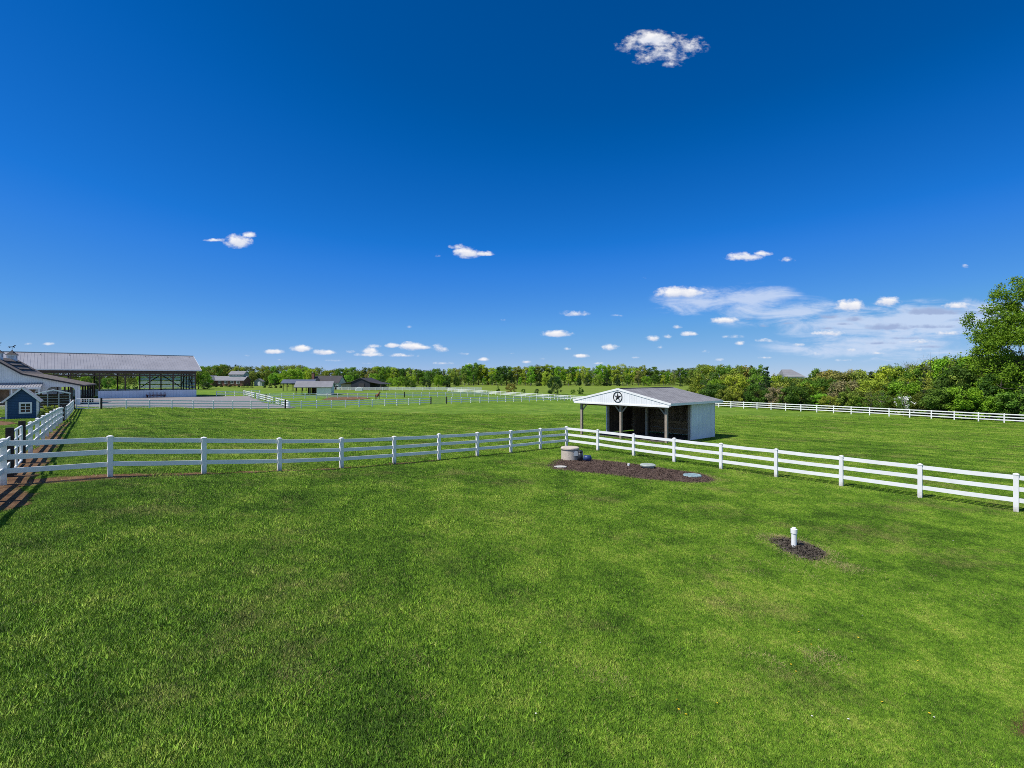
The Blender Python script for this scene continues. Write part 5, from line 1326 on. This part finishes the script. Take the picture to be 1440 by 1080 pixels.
# the big maple at the right edge
def maple():
    D = 71.0; x, y = at(1492, D); z = zg(x, y); H = top_to_h(1492, D, 374)
    r_ = empty('maple_tree', (x, y, z), 0, 'big spreading bright green maple at the right edge of the picture', 'tree')
    rs = np.random.default_rng(21); mb = MB(); tips = []
    mb.tube((0,0,-.3), (0,0,.4), .8, .55, 14, False); mb.tube((0,0,.4), (.05,0,3.6), .55, .46, 14, False)
    dirs = [(-.95,-.2,.62),(-.6,.5,.9),(-.3,-.6,1.1),(.15,.15,1.3),(.6,-.5,.9),(.8,.4,.75),(-.75,.1,1.1),(-1.0,.35,.33),(-.9,-.5,.3),(.9,0,.4)]
    for k, d in enumerate(dirs):
        L = H*.30*(1.05 if abs(d[0]) < .7 else 1); branchy(mb, (0,0,3.0+.14*k), d, L, .26-.01*k, 3, rs, .62, 3, tips, .022, .16)
    T = np.array([tuple(t) for t in tips])
    # keep the crown inside its outline
    rad = np.hypot(T[:,0], T[:,1])
    s = H*.97/np.percentile(T[:,2], 99.2); mb.v = [(a, b, c*s if c > 0 else c) for a, b, c in mb.v]; T[:,2] *= s
    sr = 9.6/np.percentile(rad, 97)
    mb.v = [((a*(1+(sr-1)*min(1, max(0, (c-3)/3))), b*(1+(sr-1)*min(1, max(0, (c-3)/3))), c)) for a, b, c in mb.v]; T[:,:2] *= sr
    obj('trunk', mb, M['bark'], r_, True)
    k = (T[:,2] > 4.0); T = T[k]
    V, t = leafcloud(T, rng.uniform(.5, 1.05, len(T)), 56000, .29)
    c = link(bpy.data.objects.new('crown', np_mesh('crown', V, 4, M['leaf'], {'tint': t})), r_); c.color = (.145,.255,.018,1)
    print('maple tips', len(T), 'H', H)
maple()
# ---- labels for the woodland trees: counted from landmarks that can be found in the picture
LM = {'far left woods':[(282,'the arena roof end'),(327,'the ranch house'),(437,'the brick chimney'),(505,'the black barn'),(613,'the wire gate')],
      'front edge of the far left woods':[(282,'the arena roof end'),(327,'the ranch house'),(437,'the brick chimney'),(505,'the black barn'),(613,'the wire gate')],
      'middle woods':[(613,'the wire gate'),(780,'the round dark tree'),(872,'the black star'),(940,'the shed ridge end')],
      'front edge of the middle woods':[(613,'the wire gate'),(780,'the round dark tree'),(872,'the black star'),(940,'the shed ridge end')],
      'hedgerow skyline':[(1011,'the shed roof corner'),(1117,'the hip roofed house'),(1271,'the white blossom'),(1302,'the bare grey tree'),(1440,'the big maple trunk')],
      'middle of the hedgerow':[(1011,'the shed roof corner'),(1117,'the hip roofed house'),(1271,'the white blossom'),(1440,'the big maple trunk')],
      'foot of the hedgerow':[(1011,'the shed roof corner'),(1117,'the hip roofed house'),(1271,'the white blossom'),(1440,'the big maple trunk')],
      'behind the arena':[(139,'the base wall corner'),(220,'the red implement'),(276,'the arena roof end')],
      'houses beyond the paddocks':[(363,'the grey green building'),(437,'the brick chimney'),(505,'the black barn'),(613,'the wire gate')]}
CN = {'bright':'bright green','lime':'yellow green','olive':'olive','mid':'mid green','deep':'deep green','dark':'dark','rusty':'rusty brown green','pinkish':'pinkish brown'}
KN = {'broad':'round tree','tall':'slender tree','cedar':'pointed evergreen','bushy':'bush','sparse':'thin tree'}
PL_ = {'far left woods':'in the far woods','front edge of the far left woods':'fronting the far woods','middle woods':'in the woods','front edge of the middle woods':'fronting the woods',
       'hedgerow skyline':'on the hedgerow top','middle of the hedgerow':'inside the hedgerow','foot of the hedgerow':'behind the white fence','behind the arena':'behind the arena','houses beyond the paddocks':'by houses'}
cnt = {}
for t in TREES:
    lms = LM[t['where']]; lm = min(lms, key=lambda q: abs(q[0]-t['px'])); t['lm'] = lm; t['sidek'] = 'right' if t['px'] >= lm[0] else 'left'
for t in sorted(TREES, key=lambda q: abs(q['px']-q['lm'][0])):
    key = (t['where'], t['kind'], t['colour'], t['lm'][1], t['sidek']); cnt[key] = cnt.get(key, 0)+1; k = cnt[key]
    lab = '%s %s %s, %s of %s' % (CN[t['colour']], KN[t['kind']], PL_[t['where']], ('just '+t['sidek']) if k == 1 else (ords[k-1]+' '+t['sidek']), t['lm'][1])
    tag(t['o'], lab, 'bush' if t['kind'] == 'bushy' else 'tree', t['where'])
print('trees', len(TREES))
# deep wood behind the ranks of trees: one mass
def woodmass(name, label, spec):
    VV = []; TT = []
    for px, D, H, kd, sc in spec:
        src = PROTO[kd][random.randrange(2)][0]; n = len(src.vertices); co = np.empty(n*3, np.float32); src.vertices.foreach_get('co', co); co = co.reshape(-1,4,3)
        k = rng.random(len(co)) < .5; co = co[k]; a = random.uniform(0, 6.28); w_ = H*sc
        x, y = at(px, D); z = zg(x, y)
        q = np.stack([x+w_*(co[...,0]*math.cos(a)-co[...,1]*math.sin(a)), y+w_*(co[...,0]*math.sin(a)+co[...,1]*math.cos(a)), z+H*co[...,2]], -1)
        VV.append(q.reshape(-1,3)); TT.append(rng.random(len(co)))
    o = link(bpy.data.objects.new(name, np_mesh(name, np.concatenate(VV), 4, M['leaf'], {'tint': np.concatenate(TT)}))); o['kind'] = 'stuff'; tag(o, label, 'woods'); o.color = (.11,.15,.025,1)
spec = []
for px in np.arange(40, 290, 8): D = random.uniform(235, 300); spec.append((px, D, top_to_h(px, D, 516+random.uniform(0, 6)), 'broad', 1.1)); spec.append((px+4, D-20, top_to_h(px, D-20, 531), 'bushy', 1.5))
for px in np.arange(268, 640, 8): D = random.uniform(300, 330); spec.append((px, D, top_to_h(px, D, interp(SKL, px)+random.uniform(1.5, 5)), 'broad', 1.2))
for px in np.arange(640, 1000, 8): D = random.uniform(318, 345); spec.append((px, D, top_to_h(px, D, interp(SKM, px)+random.uniform(1.5, 5)), 'broad', 1.15))
for px in np.arange(280, 1000, 14): D = random.uniform(300, 330); spec.append((px, D, top_to_h(px, D, 533), 'bushy', 1.7))
woodmass('distant_woods', 'dense far woods closing the view behind the fields', spec)
spec = []
for px in np.arange(985, 1480, 11):
    D = hedgeD(px, random.uniform(26, 34)); yt = interp(SKR, px)+random.uniform(3, 8)
    if 1070 < px < 1160: yt = 531
    spec.append((px, D, top_to_h(px, D, yt), 'broad', 1.2))
for px in np.arange(985, 1480, 9):
    D = hedgeD(px, random.uniform(6, 14)); spec.append((px, D, random.uniform(2.5, 4), 'bushy', 1.3))
woodmass('hedgerow_undergrowth', 'tangled undergrowth filling the hedgerow behind the trees', spec)

for o in bpy.data.objects:
    if 'label' in o and not 4 <= len(o['label'].split()) <= 16: print('LONG', o.name, o['label'])
